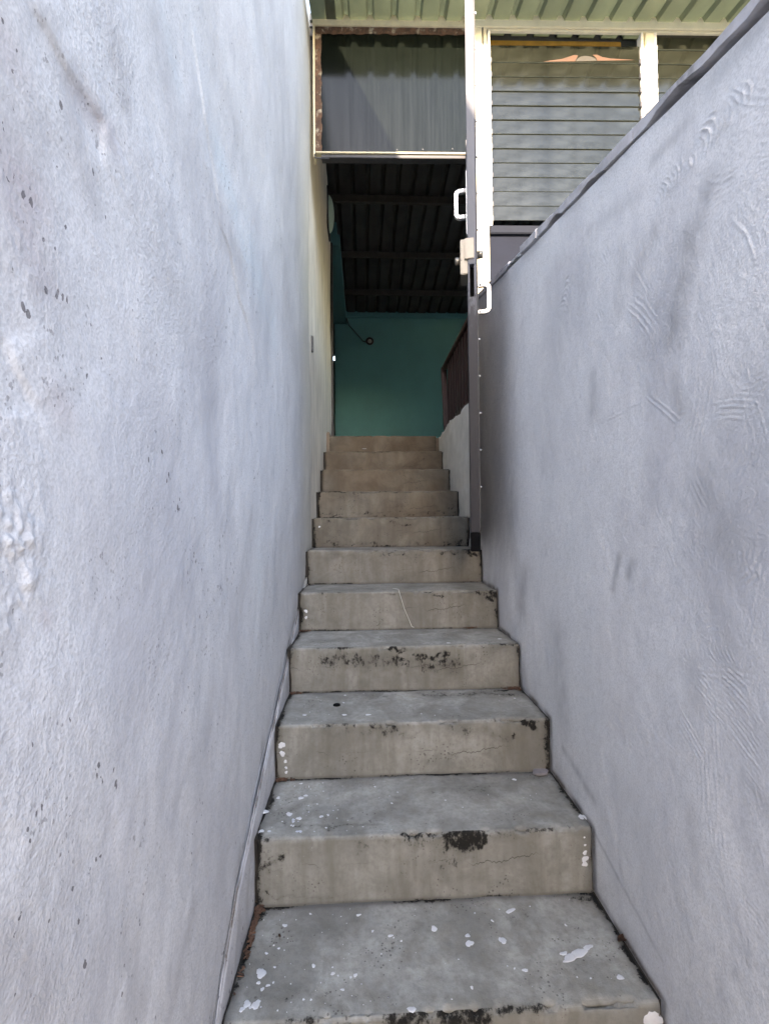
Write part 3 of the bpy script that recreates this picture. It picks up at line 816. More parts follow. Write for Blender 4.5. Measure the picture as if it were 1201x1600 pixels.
    f0 = [j for j in range(m)] + [base]
    f1 = [(nx-1)*m+j for j in range(m)][::-1] + [base+1]
    f1 = [base+1] + [(nx-1)*m+j for j in range(m)][::-1]
    bk = [k*m+m-1 for k in range(nx)] + [base+1, base]
    me = grid_mesh('step', P, w, extra=(ev, [f0, f1, bk]))
    me.materials.append(M['step'])
    o = piece(me, 'step', stair, (0, 0, H(h)))
    return o
steps = {}
for i in range(-2, TOP_I+1):
    steps[i] = make_step(i, 230 if 0 < i <= 4 else (130 if 0 < i < 8 else 60))

# the core below the steps, so that light does not leak under them
core = MB()
for i in range(-2, TOP_I):
    core.box(SX0+0.004, SX1-0.008, step_d(i)+0.02, step_d(TOP_I)+0.05, H(step_h(i-1))-0.05, H(step_h(i))-0.032)
core.box(XL-0.003, XR+0.012, 0.05, 3.9, -0.4, -0.01)
core.build('stair_core', M['dirt'], stair)
# soil packed in the narrow gaps beside the steps
for side, x0, x1 in ((0, XL+0.001, SX0+0.004), (1, SX1-0.010, XR+0.006)):
    b = MB()
    for i in range(-1, TOP_I):
        b.box(x0, x1, step_d(i)+0.012, step_d(i+1)+0.010, H(step_h(i-1)), H(step_h(i))-0.006)
    b.build('joint_soil', M['dirt'], stair)

# paint blobs
def blob(bm, bvh, c, n, u, v, r, th, rng, el=1.0, ang=0.0):
    k = 18
    ph = rng.random()*6
    rings = []
    lob = [1+0.16*math.sin(2*(2*math.pi*j/k)+ph)+0.12*math.sin(3*(2*math.pi*j/k)+ph*2)+0.26*(rng.random()-0.5) for j in range(k)]
    for f, t in ((1.0, -0.0015), (0.97, th*0.5), (0.8, th), (0.4, th)):
        ring = []
        for j in range(k):
            a = 2*math.pi*j/k
            x, y = r*f*lob[j]*math.cos(a)*el, r*f*lob[j]*math.sin(a)
            p = c + u*(x*math.cos(ang)-y*math.sin(ang)) + v*(x*math.sin(ang)+y*math.cos(ang))
            hit = bvh.ray_cast(p+n*0.03, -n, 0.06)[0]
            ring.append(bm.verts.new((hit if hit is not None else p)+n*t))
        rings.append(ring)
    for A, B in zip(rings, rings[1:]):
        for j in range(k): bm.faces.new((A[j], A[(j+1) % k], B[(j+1) % k], B[j]))
    bm.faces.new(rings[-1])
from mathutils.bvhtree import BVHTree
def step_bvh(i):
    me = steps[i].data
    co = np.empty(len(me.vertices)*3, np.float32); me.vertices.foreach_get('co', co)
    return BVHTree.FromPolygons([tuple(q) for q in co.reshape(-1, 3).tolist()], [tuple(p.vertices) for p in me.polygons])
PAINT = {1: [('t', 408, 1520, 8, 1), ('t', 400, 1570, 7, 1), ('t', 386, 1569, 6, 1), ('t', 378, 1578, 4, 1), ('t', 785, 1470, 6, 1), ('t', 733, 1474, 6, 1), ('t', 678, 1451, 5, 1), ('t', 797, 1423, 5, 2.2),
             ('t', 968, 1527, 5, 1), ('t', 890, 1497, 7, 3.0), ('t', 905, 1489, 9, 2.6), ('t', 918, 1480, 6, 2.2), ('t', 880, 1490, 4, 2.5), ('t', 643, 1577, 6, 1.6), ('t', 410, 1545, 3, 1), ('t', 404, 1535, 3, 1), ('t', 820, 1517, 4, 1.5), ('t', 730, 1462, 4, 1.6), ('t', 560, 1430, 3, 1.6), ('t', 610, 1462, 3, 2), ('t', 445, 1445, 4, 1.4),
             ('t', 520, 1520, 3, 1), ('t', 490, 1508, 3, 1), ('t', 555, 1523, 3, 1), ('r', 1020, 1592, 16, 1)],
         2: [('t', 910, 1277, 9, 1.1), ('t', 414, 1268, 5, 1), ('t', 452, 1272, 5, 1), ('t', 467, 1279, 4, 1), ('t', 470, 1246, 4, 1), ('t', 478, 1242, 3, 1), ('t', 408, 1300, 4, 1), ('t', 435, 1245, 3, 1), ('t', 502, 1276, 3, 1), ('t', 676, 1208, 3, 1.4), ('r', 913, 1342, 6, 1), ('r', 913, 1350, 5, 1), ('r', 913, 1332, 4, 1), ('r', 913, 1320, 2, 1), ('r', 912, 1308, 1.6, 1), ('t', 803, 1217, 3, 1), ('t', 766, 1393, 0.1, 1)],
         3: [('r', 440, 1165, 6, 1), ('r', 441, 1178, 5, 1), ('r', 446, 1190, 3, 1), ('r', 447, 1200, 2.5, 1), ('r', 447, 1207, 2.5, 1), ('t', 476, 1117, 3, 1.5), ('t', 538, 1117, 4, 1.3), ('t', 575, 1117, 4, 1.3), ('t', 700, 1077, 3, 1.4)],
         4: [('t', 700, 1005, 3, 1.3), ('t', 780, 998, 3, 1.3), ('t', 662, 980, 3, 1.2)],
         5: [('r', 478, 955, 3, 1), ('r', 478, 965, 2.6, 1)],
         7: [('r', 499, 823, 1.8, 1)], 10: [('t', 569, 701, 3, 1)]}
rng = random.Random(5)
for i, items in PAINT.items():
    b = MB(); bvh = step_bvh(i)
    for sf, px, py, r, el in items:
        if sf == 't':
            c = on(px, py, 2, H(step_h(i))); n, u, v = Vector((0, 0, 1)), Vector((1, 0, 0)), Vector((0, 1, 0))
            rad = r/FPX*c.y*1.15
        else:
            c = on(px, py, 1, step_d(i)); n, u, v = Vector((0, -1, 0)), Vector((1, 0, 0)), Vector((0, 0, 1))
            rad = r/FPX*c.y*1.0
        c = c - Vector((0, 0, H(step_h(i))))
        blob(b.bm, bvh, c, n, u, v, rad*(0.85 if el == 1 else 0.62), 0.0009, rng, el, 0.35 if el > 2 else 0.0)
    if i in (1, 2, 3):
        for q in range({1: 60, 2: 46, 3: 22}[i]):
            cx = min(SX1-0.02, SX0+0.015+abs(rng.gauss(0, 0.17))) if rng.random() < 0.6 else rng.uniform(SX0+0.03, SX1-0.03)
            c = Vector((cx, rng.uniform(step_d(i)+0.02, step_d(i+1)-0.015), 0))
            blob(b.bm, bvh, c, Vector((0, 0, 1)), Vector((1, 0, 0)), Vector((0, 1, 0)), 0.0008+0.0028*rng.random()**3, 0.0006, rng, rng.uniform(0.8, 1.6), rng.random()*3)
    me = b.mesh('paint_splash', 0, True); me.materials.append(M['white_paint'])
    o = piece(me, 'paint_splash', steps[i]); o['kind'] = 'stuff'

# drain hole in the third tread
c = on(526, 1102, 2, H(step_h(3)))
b = MB()
k = 18
ring = []
for rr, zz in ((0.0135, 0.0), (0.0125, 0.0035), (0.010, 0.0035), (0.0095, 0.0008)):
    ring.append([b.bm.verts.new((c.x+rr*math.cos(2*math.pi*j/k), c.y+rr*math.sin(2*math.pi*j/k), zz)) for j in range(k)])
for A, B in zip(ring, ring[1:]):
    for j in range(k): b.bm.faces.new((A[j], A[(j+1) % k], B[(j+1) % k], B[j]))
b.bm.faces.new(ring[-1])
me = b.mesh('drain_hole'); me.materials.append(M['black'])
piece(me, 'drain_hole', steps[3])

# ------------------------------------------------------------------ facade: rotated a little against the stairway
PIV = Vector((0.2, FY, 0)); FROT = R(-1.4)
FR = Matrix.Rotation(FROT, 3, 'Z')
def fthing(name, label, cat, base, group=None):
    loc = PIV + FR @ (Vector(base)-PIV)
    o = thing(name, label, cat, loc, FROT, group)
    o['_b'] = tuple(base)
    return o
def fb(mb, name, mat, parent, bevel=0.0015, smooth=False):
    off = Vector(parent['_b'])
    for v in mb.bm.verts: v.co -= off
    return mb.build(name, mat, parent, bevel, smooth, local=True)
def fx(px): return on(px, 300, 1, FY).x
def F(px, py): return on(px, py, 1, FY)
K = FY/FPX

# cream door frame with its transom
xj0, xj1 = F(738, 200).x, F(760.5, 200).x
df = fthing('door_frame', 'cream painted door frame with a dusty transom pane above the dark doorway', 'door frame', (xj0, FY, H(step_h(6))))
z_head1 = F(600, 28).z+0.012; z_head0 = on(600, 40, 1, FY-0.012).z
xl0 = F(489, 150).x
fb(MB().box(xl0, xj0-0.002, FY-0.012, FY+0.05, z_head0+0.002, z_head1), 'head_rail', M['cream_worn'], df)
fb(MB().box(xl0, xl0+0.011, FY-0.012, FY+0.05, F(495, 245).z, z_head0), 'side_rail', M['cream_worn'], df)
# right jamb: two strips with a groove
zb = H(0.2)
jx = F(753.5, 200).x
fb(MB().box(xj0, jx-0.002, FY-0.018, FY+0.05, zb, z_head0+0.02), 'jamb', M['cream'], df, 0.003)
fb(MB().box(jx+0.002, xj1, FY-0.012, FY+0.05, zb, z_head0+0.02), 'jamb_strip', M['cream'], df, 0.003)
fb(MB().box(jx-0.003, jx+0.003, FY-0.02, FY+0.04, zb, z_head0+0.018), 'jamb_groove', M['dark_metal'], df, 0)
fb(MB().box(xj0-0.012, xj0-0.002, FY-0.02, FY+0.04, zb, z_head0), 'jamb_stop', M['dark_metal'], df, 0.001)
# rusted inner frame
gx0, gx1 = F(501, 150).x, xj0-0.015
gz1, gz0 = F(600, 53).z, F(600, 240).z
def ragged(x0, x1, y0, y1, z0, z1, horizontal, seed, amp):
    b = MB(); n = 60
    P = []
    for j in range(n+1):
        t = j/n
        e = amp*float(fbm(t*22, seed*3.1, 90+seed, 4))
        if horizontal: P.append(((x0+(x1-x0)*t), z0+e, z1))
        else: P.append((z0+(z1-z0)*t, x0, x1+e))
    vs = []
    for p in P:
        if horizontal: q = ((p[0], y0, p[1]), (p[0], y1, p[1]), (p[0], y1, p[2]), (p[0], y0, p[2]))
        else: q = ((p[1], y0, p[0]), (p[2], y0, p[0]), (p[2], y1, p[0]), (p[1], y1, p[0]))
        vs.append([b.bm.verts.new(v) for v in q])
    for A, B in zip(vs, vs[1:]):
        for k in range(4): b.bm.faces.new((A[k], B[k], B[(k+1) % 4], A[(k+1) % 4]))
    b.bm.faces.new(vs[0][::-1]); b.bm.faces.new(vs[-1])
    return b
fb(ragged(xl0+0.013, xj0-0.014, FY-0.004, FY+0.03, gz1, z_head0, True, 1, 0.012), 'rusty_head', M['rust'], df, 0)
fb(ragged(xl0+0.012, gx0+0.004, FY-0.005, FY+0.03, gz0, gz1-0.002, False, 2, 0.008), 'rusty_side', M['rust'], df, 0)
tp = fb(MB().box(gx0-0.002, gx1, FY+0.000, FY+0.006, gz0+0.010, gz1+0.006), 'transom_pane', M['transom_glass'], df, 0)
fb(MB().box(xl0+0.012, gx1, FY-0.008, FY+0.03, gz0-0.002, gz0+0.007), 'bottom_bead', M['cream_worn'], df, 0.002)
fb(MB().box(gx0, gx1, FY+0.002, FY+0.05, gz0-0.022, gz0-0.004), 'transom_rail', M['dark_metal'], df, 0.002)
b = MB()
b.tube([F(492, 243)+Vector((0, -0.02, 0)), F(492, 248)+Vector((0, -0.02, 0)), F(500, 247)+Vector((0, -0.01, 0)), F(514, 246)+Vector((0, 0.0, 0))], 0.004, 8)
fb(b, 'bent_wire', M['dark_metal'], df, 0, True)
b = MB()
for px in (530, 575, 620, 660, 706):
    p = F(px, 235)
    b.tube([(p.x, FY+0.003, p.z), (p.x, FY-0.004, p.z)], 0.004, 8)
for o_ in [fb(b, 'bead_screw', M['dark_metal'], df, 0)]: o_['kind'] = 'stuff'

# louvred window right of the door
win = fthing('louvre_window', 'cream framed jalousie window of dusty glass slats above the sloping wall', 'window', (xj1, FY, F(770, 360).z))
wx0 = xj1+0.002
wx1 = F(1330, 200).x
mull = [(F(997, 120).x, F(1013.5, 120).x), (F(1240, 120).x, F(1256, 120).x)]
z_wt1 = F(800, 36).z+0.012; z_wt0 = F(800, 57).z
fb(MB().box(xj0, wx1, FY-0.024, FY+0.006, z_wt0+0.014, z_wt1), 'head_rail', M['cream'], win, 0.003)
fb(MB().box(xj1+0.004, wx1, FY-0.016, FY+0.004, z_wt0, z_wt0+0.012), 'head_bead', M['cream'], win, 0.003)
zsill = F(800, 358).z
for a, c in mull:
    fb(MB().box(a+0.014, c, FY-0.020, FY+0.05, zsill, z_wt0-0.001), 'mullion', M['cream'], win, 0.003)
    fb(MB().box(a, a+0.013, FY-0.008, FY+0.045, zsill, z_wt0-0.001), 'mullion_strip', M['cream_worn'], win, 0.002)
bays = [(wx0, mull[0][0]), (mull[0][1], mull[1][0]), (mull[1][1], wx1)]
pitch = 23.3*K
z_first = F(800, 103.5).z
slat_t = 0.0035
tilt = R(3.2)
SL = pitch*1.26
clip_b = MB().box(-0.006, 0.006, -0.012, 0.016, -0.016, 0.016)
clip_me = clip_b.mesh('slat_clip', 0.002); clip_me.materials.append(M['dark_metal'])
wl = Vector(win['_b'])
slat_cache = {}
for bi, (a, c) in enumerate(bays):
    ch = 0.021
    fb(MB().box(a, a+ch-0.006, FY-0.02, FY+0.03, zsill, z_wt0-0.001), 'slat_channel', M['white_frame'], win, 0.002)
    fb(MB().box(c-ch+0.009, c-0.001, FY-0.02, FY+0.03, zsill, z_wt0-0.001), 'slat_channel', M['white_frame'], win, 0.002)
    x0, x1 = a+ch-0.004, c-ch+0.006
    w = x1-x0
    b = MB().box(0, w, -slat_t/2, slat_t/2, 0, SL)
    sm = b.mesh('glass_slat', 0.0008); sm.materials.append(M['louvre_glass']); sm.materials.append(M['glass_edge'])
    for pl in sm.polygons:
        if pl.normal.z < -0.4: pl.material_index = 1
    for k in range(-1, 12):
        z = z_first - k*pitch
        if z < zsill+0.004: continue
        if bi == 0 and k == -1: continue          # the top slat of the first bay is missing
        if k == -1 and z+SL*0.96 > z_wt0: pass
        jit = R(random.uniform(-1.0, 1.0))
        s_ = piece(sm, 'glass_slat', win, (x0-wl.x, -0.006, z-wl.z), (tilt*-1+jit, R(random.uniform(-0.12, 0.12)), 0))
        for xx in (x0+0.001, x1-0.001):
            piece(clip_me, 'slat_clip', win, (xx-wl.x, -0.004, z+0.006-wl.z), (-tilt, 0, 0))
# orange reflection with a dark dome, painted as flat pieces on the highest slat
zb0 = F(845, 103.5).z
def flat_mark(name, pts, mat, lift):
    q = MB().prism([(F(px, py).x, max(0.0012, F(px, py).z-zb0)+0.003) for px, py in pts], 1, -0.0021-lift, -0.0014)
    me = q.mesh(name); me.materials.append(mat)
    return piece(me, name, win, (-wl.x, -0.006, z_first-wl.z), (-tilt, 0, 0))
flat_mark('orange_reflection', [(845, 103.5), (858, 101), (872, 99.5), (884, 96), (893, 93), (899, 94), (897, 98), (894, 103.5)], M['orange_mark'], 0.0)
flat_mark('orange_reflection', [(928, 103.5), (926, 98), (921, 93.5), (928, 93.5), (936, 97.5), (948, 100), (966, 101.8), (986, 103.5)], M['orange_mark'], 0.0)
flat_mark('dark_reflection', [(895, 103.6), (898, 99), (903, 96), (911, 95), (919, 96.5), (925, 99.5), (927, 103.6)], M['dark_mark'], 0.0002)
# ochre batten behind the gap
bt = fthing('roof_batten', 'ochre painted batten seen through the gap above the topmost glass slat', 'batten', (F(560, 70).x, FY+0.075, F(800, 70).z))
fb(MB().box(F(548, 70).x, F(975, 70).x, FY+0.07, FY+0.10, on(800, 75, 1, FY+0.07).z, on(800, 67, 1, FY+0.07).z), 'batten', M['orange'], bt, 0.004)

# sill and grey wall below the window, their shade put into the dark colour
fw_ = fthing('grey_wall', 'grey wall with shade put into its dark colour under the louvred window behind the sloping wall', 'wall', (xj1, FY, 0))
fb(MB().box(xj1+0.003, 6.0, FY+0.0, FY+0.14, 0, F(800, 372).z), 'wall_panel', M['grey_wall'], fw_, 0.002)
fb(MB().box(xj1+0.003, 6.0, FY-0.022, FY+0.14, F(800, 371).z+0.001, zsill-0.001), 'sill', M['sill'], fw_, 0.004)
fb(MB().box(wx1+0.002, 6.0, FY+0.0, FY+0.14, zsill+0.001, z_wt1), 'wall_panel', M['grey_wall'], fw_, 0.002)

# ------------------------------------------------------------------ roof
rib = 0.138
def sheet(name, x0, nrib, path, mat, parent):
    prof = []
    for k in range(nrib):
        x = x0+k*rib
        prof += [(x, 0), (x+0.092, 0), (x+0.104, 0.028), (x+0.126, 0.028)]
    prof.append((x0+nrib*rib+0.004, 0.0))
    b = MB(); rows = []
    for (y, z) in path:
        rows.append([b.bm.verts.new((x, y, z+dz)) for x, dz in prof])
    for A, B in zip(rows, rows[1:]):
        for k in range(len(prof)-1):
            b.bm.faces.new((A[k], B[k], B[k+1], A[k+1]))
    geom = bmesh.ops.solidify(b.bm, geom=list(b.bm.faces), thickness=0.0012)
    off = Vector(parent.location)
    for v in b.bm.verts: v.co -= off
    return b.build(name, mat, parent, local=True)
def eave_hit(px):
    d = ray(px, -6)
    q = (RB + EZ - EZ - 0.20*FY)/(d.z - 0.20*d.y)      # the sloping sheet z = RB + 0.2 (y - FY) above the eye
    return d.y*q
EAVE_Y = min(eave_hit(490), eave_hit(1170)) - 0.03
eave = thing('corrugated_eave', 'green grey corrugated roof sheets jutting out over the cream window head', 'roof', (0, FY-0.1, H(2.83)))
x_rib0 = F(541, 28).x - 0.115
for k in range(-1, 8):
    dz = 0.0015*(k % 2)
    sheet('roof_sheet', x_rib0+(k*5 if k >= 0 else -0.62)*rib, 5 if k >= 0 else 1, [(y, H(roof_h(y))+dz+0.004) for y in (EAVE_Y, 2.66, FY+0.13)], M['roof_out'], eave)
eave_base = Vector(eave.location)
eave.location = PIV + FR @ (eave_base-PIV)
eave.rotation_euler = (0, 0, FROT)
inner = thing('corrugated_ceiling', 'dark grey corrugated roof sheets on purlins above the dim inner room', 'roof', (0, 4.5, H(3.1)))
for k in range(-2, 8):
    dz = 0.0015*(k % 2)
    sheet('roof_sheet', x_rib0+k*5*rib, 5, [(y, H(roof_h(y))+dz+0.012) for y in (FY+0.062, 3.2, 3.7, 4.6, 5.5, BACK+0.2)], M['roof_in'], inner)
for y, r_ in ((4.36, 0.035), (5.14, 0.028), (5.84, 0.03), (3.45, 0.03)):
    z = H(roof_h(y))
    MB().box(-1.8, 3.6, y-r_/2, y+r_/2, z-0.07, z-0.002).build('purlin', M['purlin'], inner, 0.003)
for a_, b_ in ((XL, 6.0),):
    MB().box(a_, b_, FY+0.075, FY+0.10, H(RB)-0.02, H(RB)+0.06).build('rib_light_stop', M['roof_in'], inner)  # unseen strip added to stop sun leaking through the ribs
# light blocker above: unseen slab added over the sheets keeps daylight out of the roof void
MB().prism([(FY+0.06, H(roof_h(FY+0.06))+0.05), (3.7, H(3.16)+0.02), (BACK+0.3, H(2.81)+0.05), (BACK+0.3, H(2.81)+0.08), (3.7, H(3.16)+0.06), (FY+0.06, H(roof_h(FY+0.06))+0.09)], 0, -2.0, 6.0).build('roof_light_blocker', M['roof_in'], inner)

# ------------------------------------------------------------------ inner room
iw = thing('inner_wall', 'bare beige plaster wall inside the doorway on the left of the upper steps', 'wall', (XL, 3.5, H(0)))
ys_ = np.linspace(2.686, 4.49, 120); zs_ = np.linspace(H(-0.4), H(3.02), 200)
U, V = np.meshgrid(ys_, zs_, indexing='ij')
disp = 0.012*fbm(U*1.3, V*1.1, 1, 3) + 0.0030*fbm(U*9, V*7, 2, 3)
P = np.stack([0.0005+disp, U-3.5, V-H(0)], -1)
me = grid_mesh('plaster_face', P[::-1]); me.materials.append(M['beige'])
piece(me, 'plaster_face', iw)
MB().box(XL-0.25, XL-0.022, 2.690, 4.50, H(-0.5), H(3.0)).build('wall_core', M['beige'], iw)
MB().box(XL-0.02, XL+0.022, 4.502, 4.56, H(FLOOR_IN)+0.002, H(2.68)).build('door_jamb', M['dark_metal'], iw, 0.004)
b = MB()
for i in (11,):
    b.box(XL+0.004, SX0+0.012, step_d(i)-0.02, step_d(i)+0.10, H(step_h(i)-0.16), H(step_h(i)+0.03))
b.build('skirting_block', M['floor_in'], iw, 0.006)

sp = on(487.5, 537, 0, XL+0.004)
MB().box(XL-0.004, XL+0.012, sp.y-0.012, sp.y+0.012, sp.z-0.05, sp.z+0.045).build('bolt_hole', M['dark_metal'], iw, 0.003)
lt = thing('lintel_beam', 'dark teal beam over the left passage under the inner roof', 'beam', (XL, 5.4, H(2.6)))
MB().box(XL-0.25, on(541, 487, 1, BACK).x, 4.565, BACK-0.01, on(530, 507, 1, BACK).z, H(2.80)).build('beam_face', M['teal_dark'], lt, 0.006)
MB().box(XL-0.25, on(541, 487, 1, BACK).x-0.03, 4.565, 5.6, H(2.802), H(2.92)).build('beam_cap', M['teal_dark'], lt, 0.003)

tw = thing('teal_wall', 'flat teal painted back wall of the dim room at the top of the stairs', 'wall', (0.5, BACK, H(FLOOR_IN)))
tx0 = on(523.5, 600, 1, BACK).x
MB().box(tx0, 4.0, BACK, BACK+0.15, H(0.4), H(3.0)).build('wall_panel', M['teal'], tw, 0.004)
zt0 = on(600, 497, 1, BACK).z; zt1 = on(600, 490, 1, BACK).z
MB().box(on(541, 490, 1, BACK).x+0.003, 3.98, BACK-0.035, BACK-0.001, zt0, zt1).build('cornice_strip', M['teal'], tw, 0.004)
# far left passage: a wall with a small daylight gap
hp = on(521.2, 558.5, 1, BACK+0.20)
dw = thing('passage_wall', 'dark end wall of the left passage with a tiny bright gap to daylight', 'wall', (-0.9, BACK+0.2, H(FLOOR_IN)))
g = 0.020
yq0, yq1 = BACK+0.20, BACK+0.28
b = MB()
b.box(-2.0, hp.x-g, yq0, yq1, H(0.4), H(3.0)); b.box(hp.x+g, tx0+0.3, yq0, yq1, H(0.4), H(3.0))
b.box(hp.x-g, hp.x+g, yq0, yq1, H(0.4), hp.z-0.042); b.box(hp.x-g, hp.x+g, yq0, yq1, hp.z+0.040, H(3.0))
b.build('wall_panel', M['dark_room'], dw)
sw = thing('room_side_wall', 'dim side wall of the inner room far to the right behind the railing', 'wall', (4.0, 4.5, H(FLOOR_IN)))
for y0, y1, z0, z1 in ((FY+0.16, 3.6, 0.4, 3.1), (5.9, BACK, 0.4, 3.1), (3.602, 5.898, 0.4, 1.5), (3.602, 5.898, 2.5, 3.1)):  # unseen window opening added here to let skylight into the room
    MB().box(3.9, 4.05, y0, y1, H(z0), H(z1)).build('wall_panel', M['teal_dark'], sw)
sw2 = thing('passage_side_wall', 'dim side wall closing the left passage beyond the beige wall', 'wall', (-2.0, 4.5, H(FLOOR_IN)))
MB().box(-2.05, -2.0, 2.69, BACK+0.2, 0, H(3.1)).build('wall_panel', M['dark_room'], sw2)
b = MB()
b.box(-2.0, 3.9, step_d(TOP_I)+0.082, BACK+0.2, H(FLOOR_IN)-0.18, H(FLOOR_IN)-0.004)
b.box(XR+0.075, 3.9, FY+0.145, step_d(TOP_I)+0.080, H(FLOOR_IN)-0.18, H(FLOOR_IN)-0.004)
b.box(-2.0, XL-0.26, 2.69, step_d(TOP_I)+0.080, H(FLOOR_IN)-0.18, H(FLOOR_IN)-0.004)
tag(b.build('room_floor', M['floor_in']), 'brown floor of the inner room', kind='structure')

# low stairwell wall with ragged lower plaster edge
sw3 = thing('stairwell_wall', 'low whitewashed wall along the upper steps under the dark railing', 'wall', (XR, 3.2, H(0)))
yy = np.linspace(2.69, 3.80, 150)
top_h = 0.685 - 0.0*yy + 0.034*fbm(yy*7, yy*0, 111, 4)
top_h -= np.clip((yy-3.45)/0.35, 0, 1)**2*0.03
nzz = 60
T = np.linspace(0, 1, nzz)
U = np.repeat(yy[:, None], nzz, 1)
V = -0.30 + (top_h[:, None]+0.30)*T[None]
disp = 0.012*fbm(U*5, V*5, 112, 4) + 0.006*fbm(U*24, V*24, 113, 3)
P = np.stack([-0.002-disp*0.8, U-3.2, V], -1)
P2 = np.concatenate([P, np.stack([np.full(len(yy), 0.07), yy-3.2, top_h], -1)[:, None], np.stack([np.full(len(yy), 0.07), yy-3.2, np.full(len(yy), -0.3)], -1)[:, None]], 1)
me = grid_mesh('plaster_face', P2); me.materials.append(M['white_in'])
piece(me, 'plaster_face', sw3)

rl = thing('stair_railing', 'dark red brown railing of upright slats on the low white wall', 'railing', (XR, 2.9, H(0.69)))
zr0, zr1 = 0.702, 1.225
MB().box(XR+0.012, XR+0.052, 2.70, 3.70, H(zr1)-0.035, H(zr1)).build('top_rail', M['rail'], rl, 0.006)
MB().box(XR+0.016, XR+0.048, 2.70, 3.60, H(zr0), H(zr0)+0.03).build('bottom_rail', M['rail'], rl, 0.005)
b = MB().box(-0.004, 0.004, -0.027, 0.027, 0, zr1-zr0-0.067)
sl = b.mesh('rail_slat', 0.003); sl.materials.append(M['rail'])
for k in range(10):
    y = 2.76+k*0.084
    piece(sl, 'rail_slat', rl, (0.032, y-2.9, zr0+0.031-0.69), (0, 0, 0))
MB().hexa(((XR+0.01, 3.60, H(zr0)), (XR+0.05, 3.60, H(zr0)), (XR+0.05, 3.64, H(zr0)), (XR+0.01, 3.64, H(zr0)),
           (XR+0.01, 3.702, H(zr1)), (XR+0.05, 3.702, H(zr1)), (XR+0.05, 3.742, H(zr1)), (XR+0.01, 3.742, H(zr1)))).build('end_post', M['rail'], rl, 0.004)

# mint wall lamp
p = on(517, 335, 1, 4.18)
ml = thing('wall_lamp', 'mint green rounded fixture high on the beige wall inside the doorway', 'lamp', (XL+0.014, 4.18, p.z))
b = MB()
n = 14
rings = []
for j in range(9):
    a = j/8*math.pi/2
    rr = math.cos(a)
    rings.append([b.bm.verts.new((0.045*math.sin(a), 0.13*rr*math.cos(2*math.pi*k/n), 0.155*rr*math.sin(2*math.pi*k/n))) for k in range(n)] if j < 8 else [b.bm.verts.new((0.045, 0, 0))])
for A, B in zip(rings[:-1], rings[1:]):
    for k in range(n):
        if len(B) > 1: b.bm.faces.new((A[k], A[(k+1) % n], B[(k+1) % n], B[k]))
        else: b.bm.faces.new((A[k], A[(k+1) % n], B[0]))
b.build('lamp_cover', M['mint'], ml, 0, True, local=True)
MB().box(-0.012, 0.002, -0.14, 0.14, -0.165, 0.165).build('back_plate', M['dark_metal'], ml, 0.003, local=True)

# bulb socket with cord on the teal wall
p = on(577.5, 533, 1, BACK-0.06)
bs = thing('bulb_holder', 'round black bulb holder with a thin cord on the teal wall', 'bulb holder', p)
b = MB()
rings = []
for j in range(14):
    A = 2*math.pi*j/14
    rings.append([b.bm.verts.new(((0.042+0.013*math.cos(2*math.pi*k/8))*math.cos(A), 0.013*math.sin(2*math.pi*k/8), (0.042+0.013*math.cos(2*math.pi*k/8))*math.sin(A))) for k in range(8)])
for j in range(14):
    A, B = rings[j], rings[(j+1) % 14]
    for k in range(8): b.bm.faces.new((A[k], A[(k+1) % 8], B[(k+1) % 8], B[k]))
b.build('holder_ring', M['bulb'], bs, 0, True, local=True)
MB().tube([(0, 0.055, 0), (0, 0.0, 0), (0, -0.02, 0)], [0.03, 0.028, 0.02], 12).build('holder_core', M['bulb_in'], bs, 0.002, True, local=True)
q1 = on(562, 527, 1, BACK-0.01)-p; q2 = on(545, 508, 1, BACK-0.01)-p; q3 = on(541, 497, 1, BACK-0.01)-p
MB().tube([(-0.05, 0.03, 0.0), (-0.09, 0.04, 0.012), q1, q2, q3], 0.006, 6).build('cord', M['bulb'], bs, 0, True, local=True)

# ------------------------------------------------------------------ metal door, swung open toward the camera, seen edge-on
DN = 1.88
pn = on(735.3, 815, 1, DN)
leaf_dir = Vector((0.178, 0.80, 0)).normalized()
lrz = math.atan2(-leaf_dir.x, leaf_dir.y)
zb_ = on(742, 861, 1, DN).z
door = thing('metal_door', 'narrow grey metal door standing open and seen edge on with silver pull handles', 'door', (pn.x, DN, zb_), lrz)
LW, LT, LH = 0.80, 0.033, 2.28
def db(mb, name, mat, bevel=0.0015, smooth=False): return mb.build(name, mat, door, bevel, smooth, local=True)
zl = lambda py: on(735, py, 1, DN).z - zb_
# hollow front stile with the open mortise of the old lock
s0, s1 = zl(464), zl(413)
b = MB()
b.box(0, LT, 0, 0.045, 0.075, s0)
b.box(0, LT, 0, 0.045, s1, LH)
b.box(0, 0.007, 0, 0.045, s0, s1)
b.box(LT-0.009, LT, 0, 0.045, s0, s1)
st = db(b, 'front_stile', M['door_paint'], 0.0012)
db(MB().box(0.007, LT-0.009, 0.030, 0.044, s0, s1), 'mortise_back', M['black'], 0)
db(MB().box(0.004, LT-0.004, 0.046, LW-0.046, 0.02, LH-0.01), 'door_panel', M['door_paint'], 0.001)
db(MB().box(0, LT, LW-0.045, LW, 0.02, LH), 'hinge_stile', M['door_paint'], 0.0015)
db(MB().box(-0.002, LT+0.004, -0.002, 0.045, -0.002, 0.073), 'foot_cap', M['black'], 0.002)
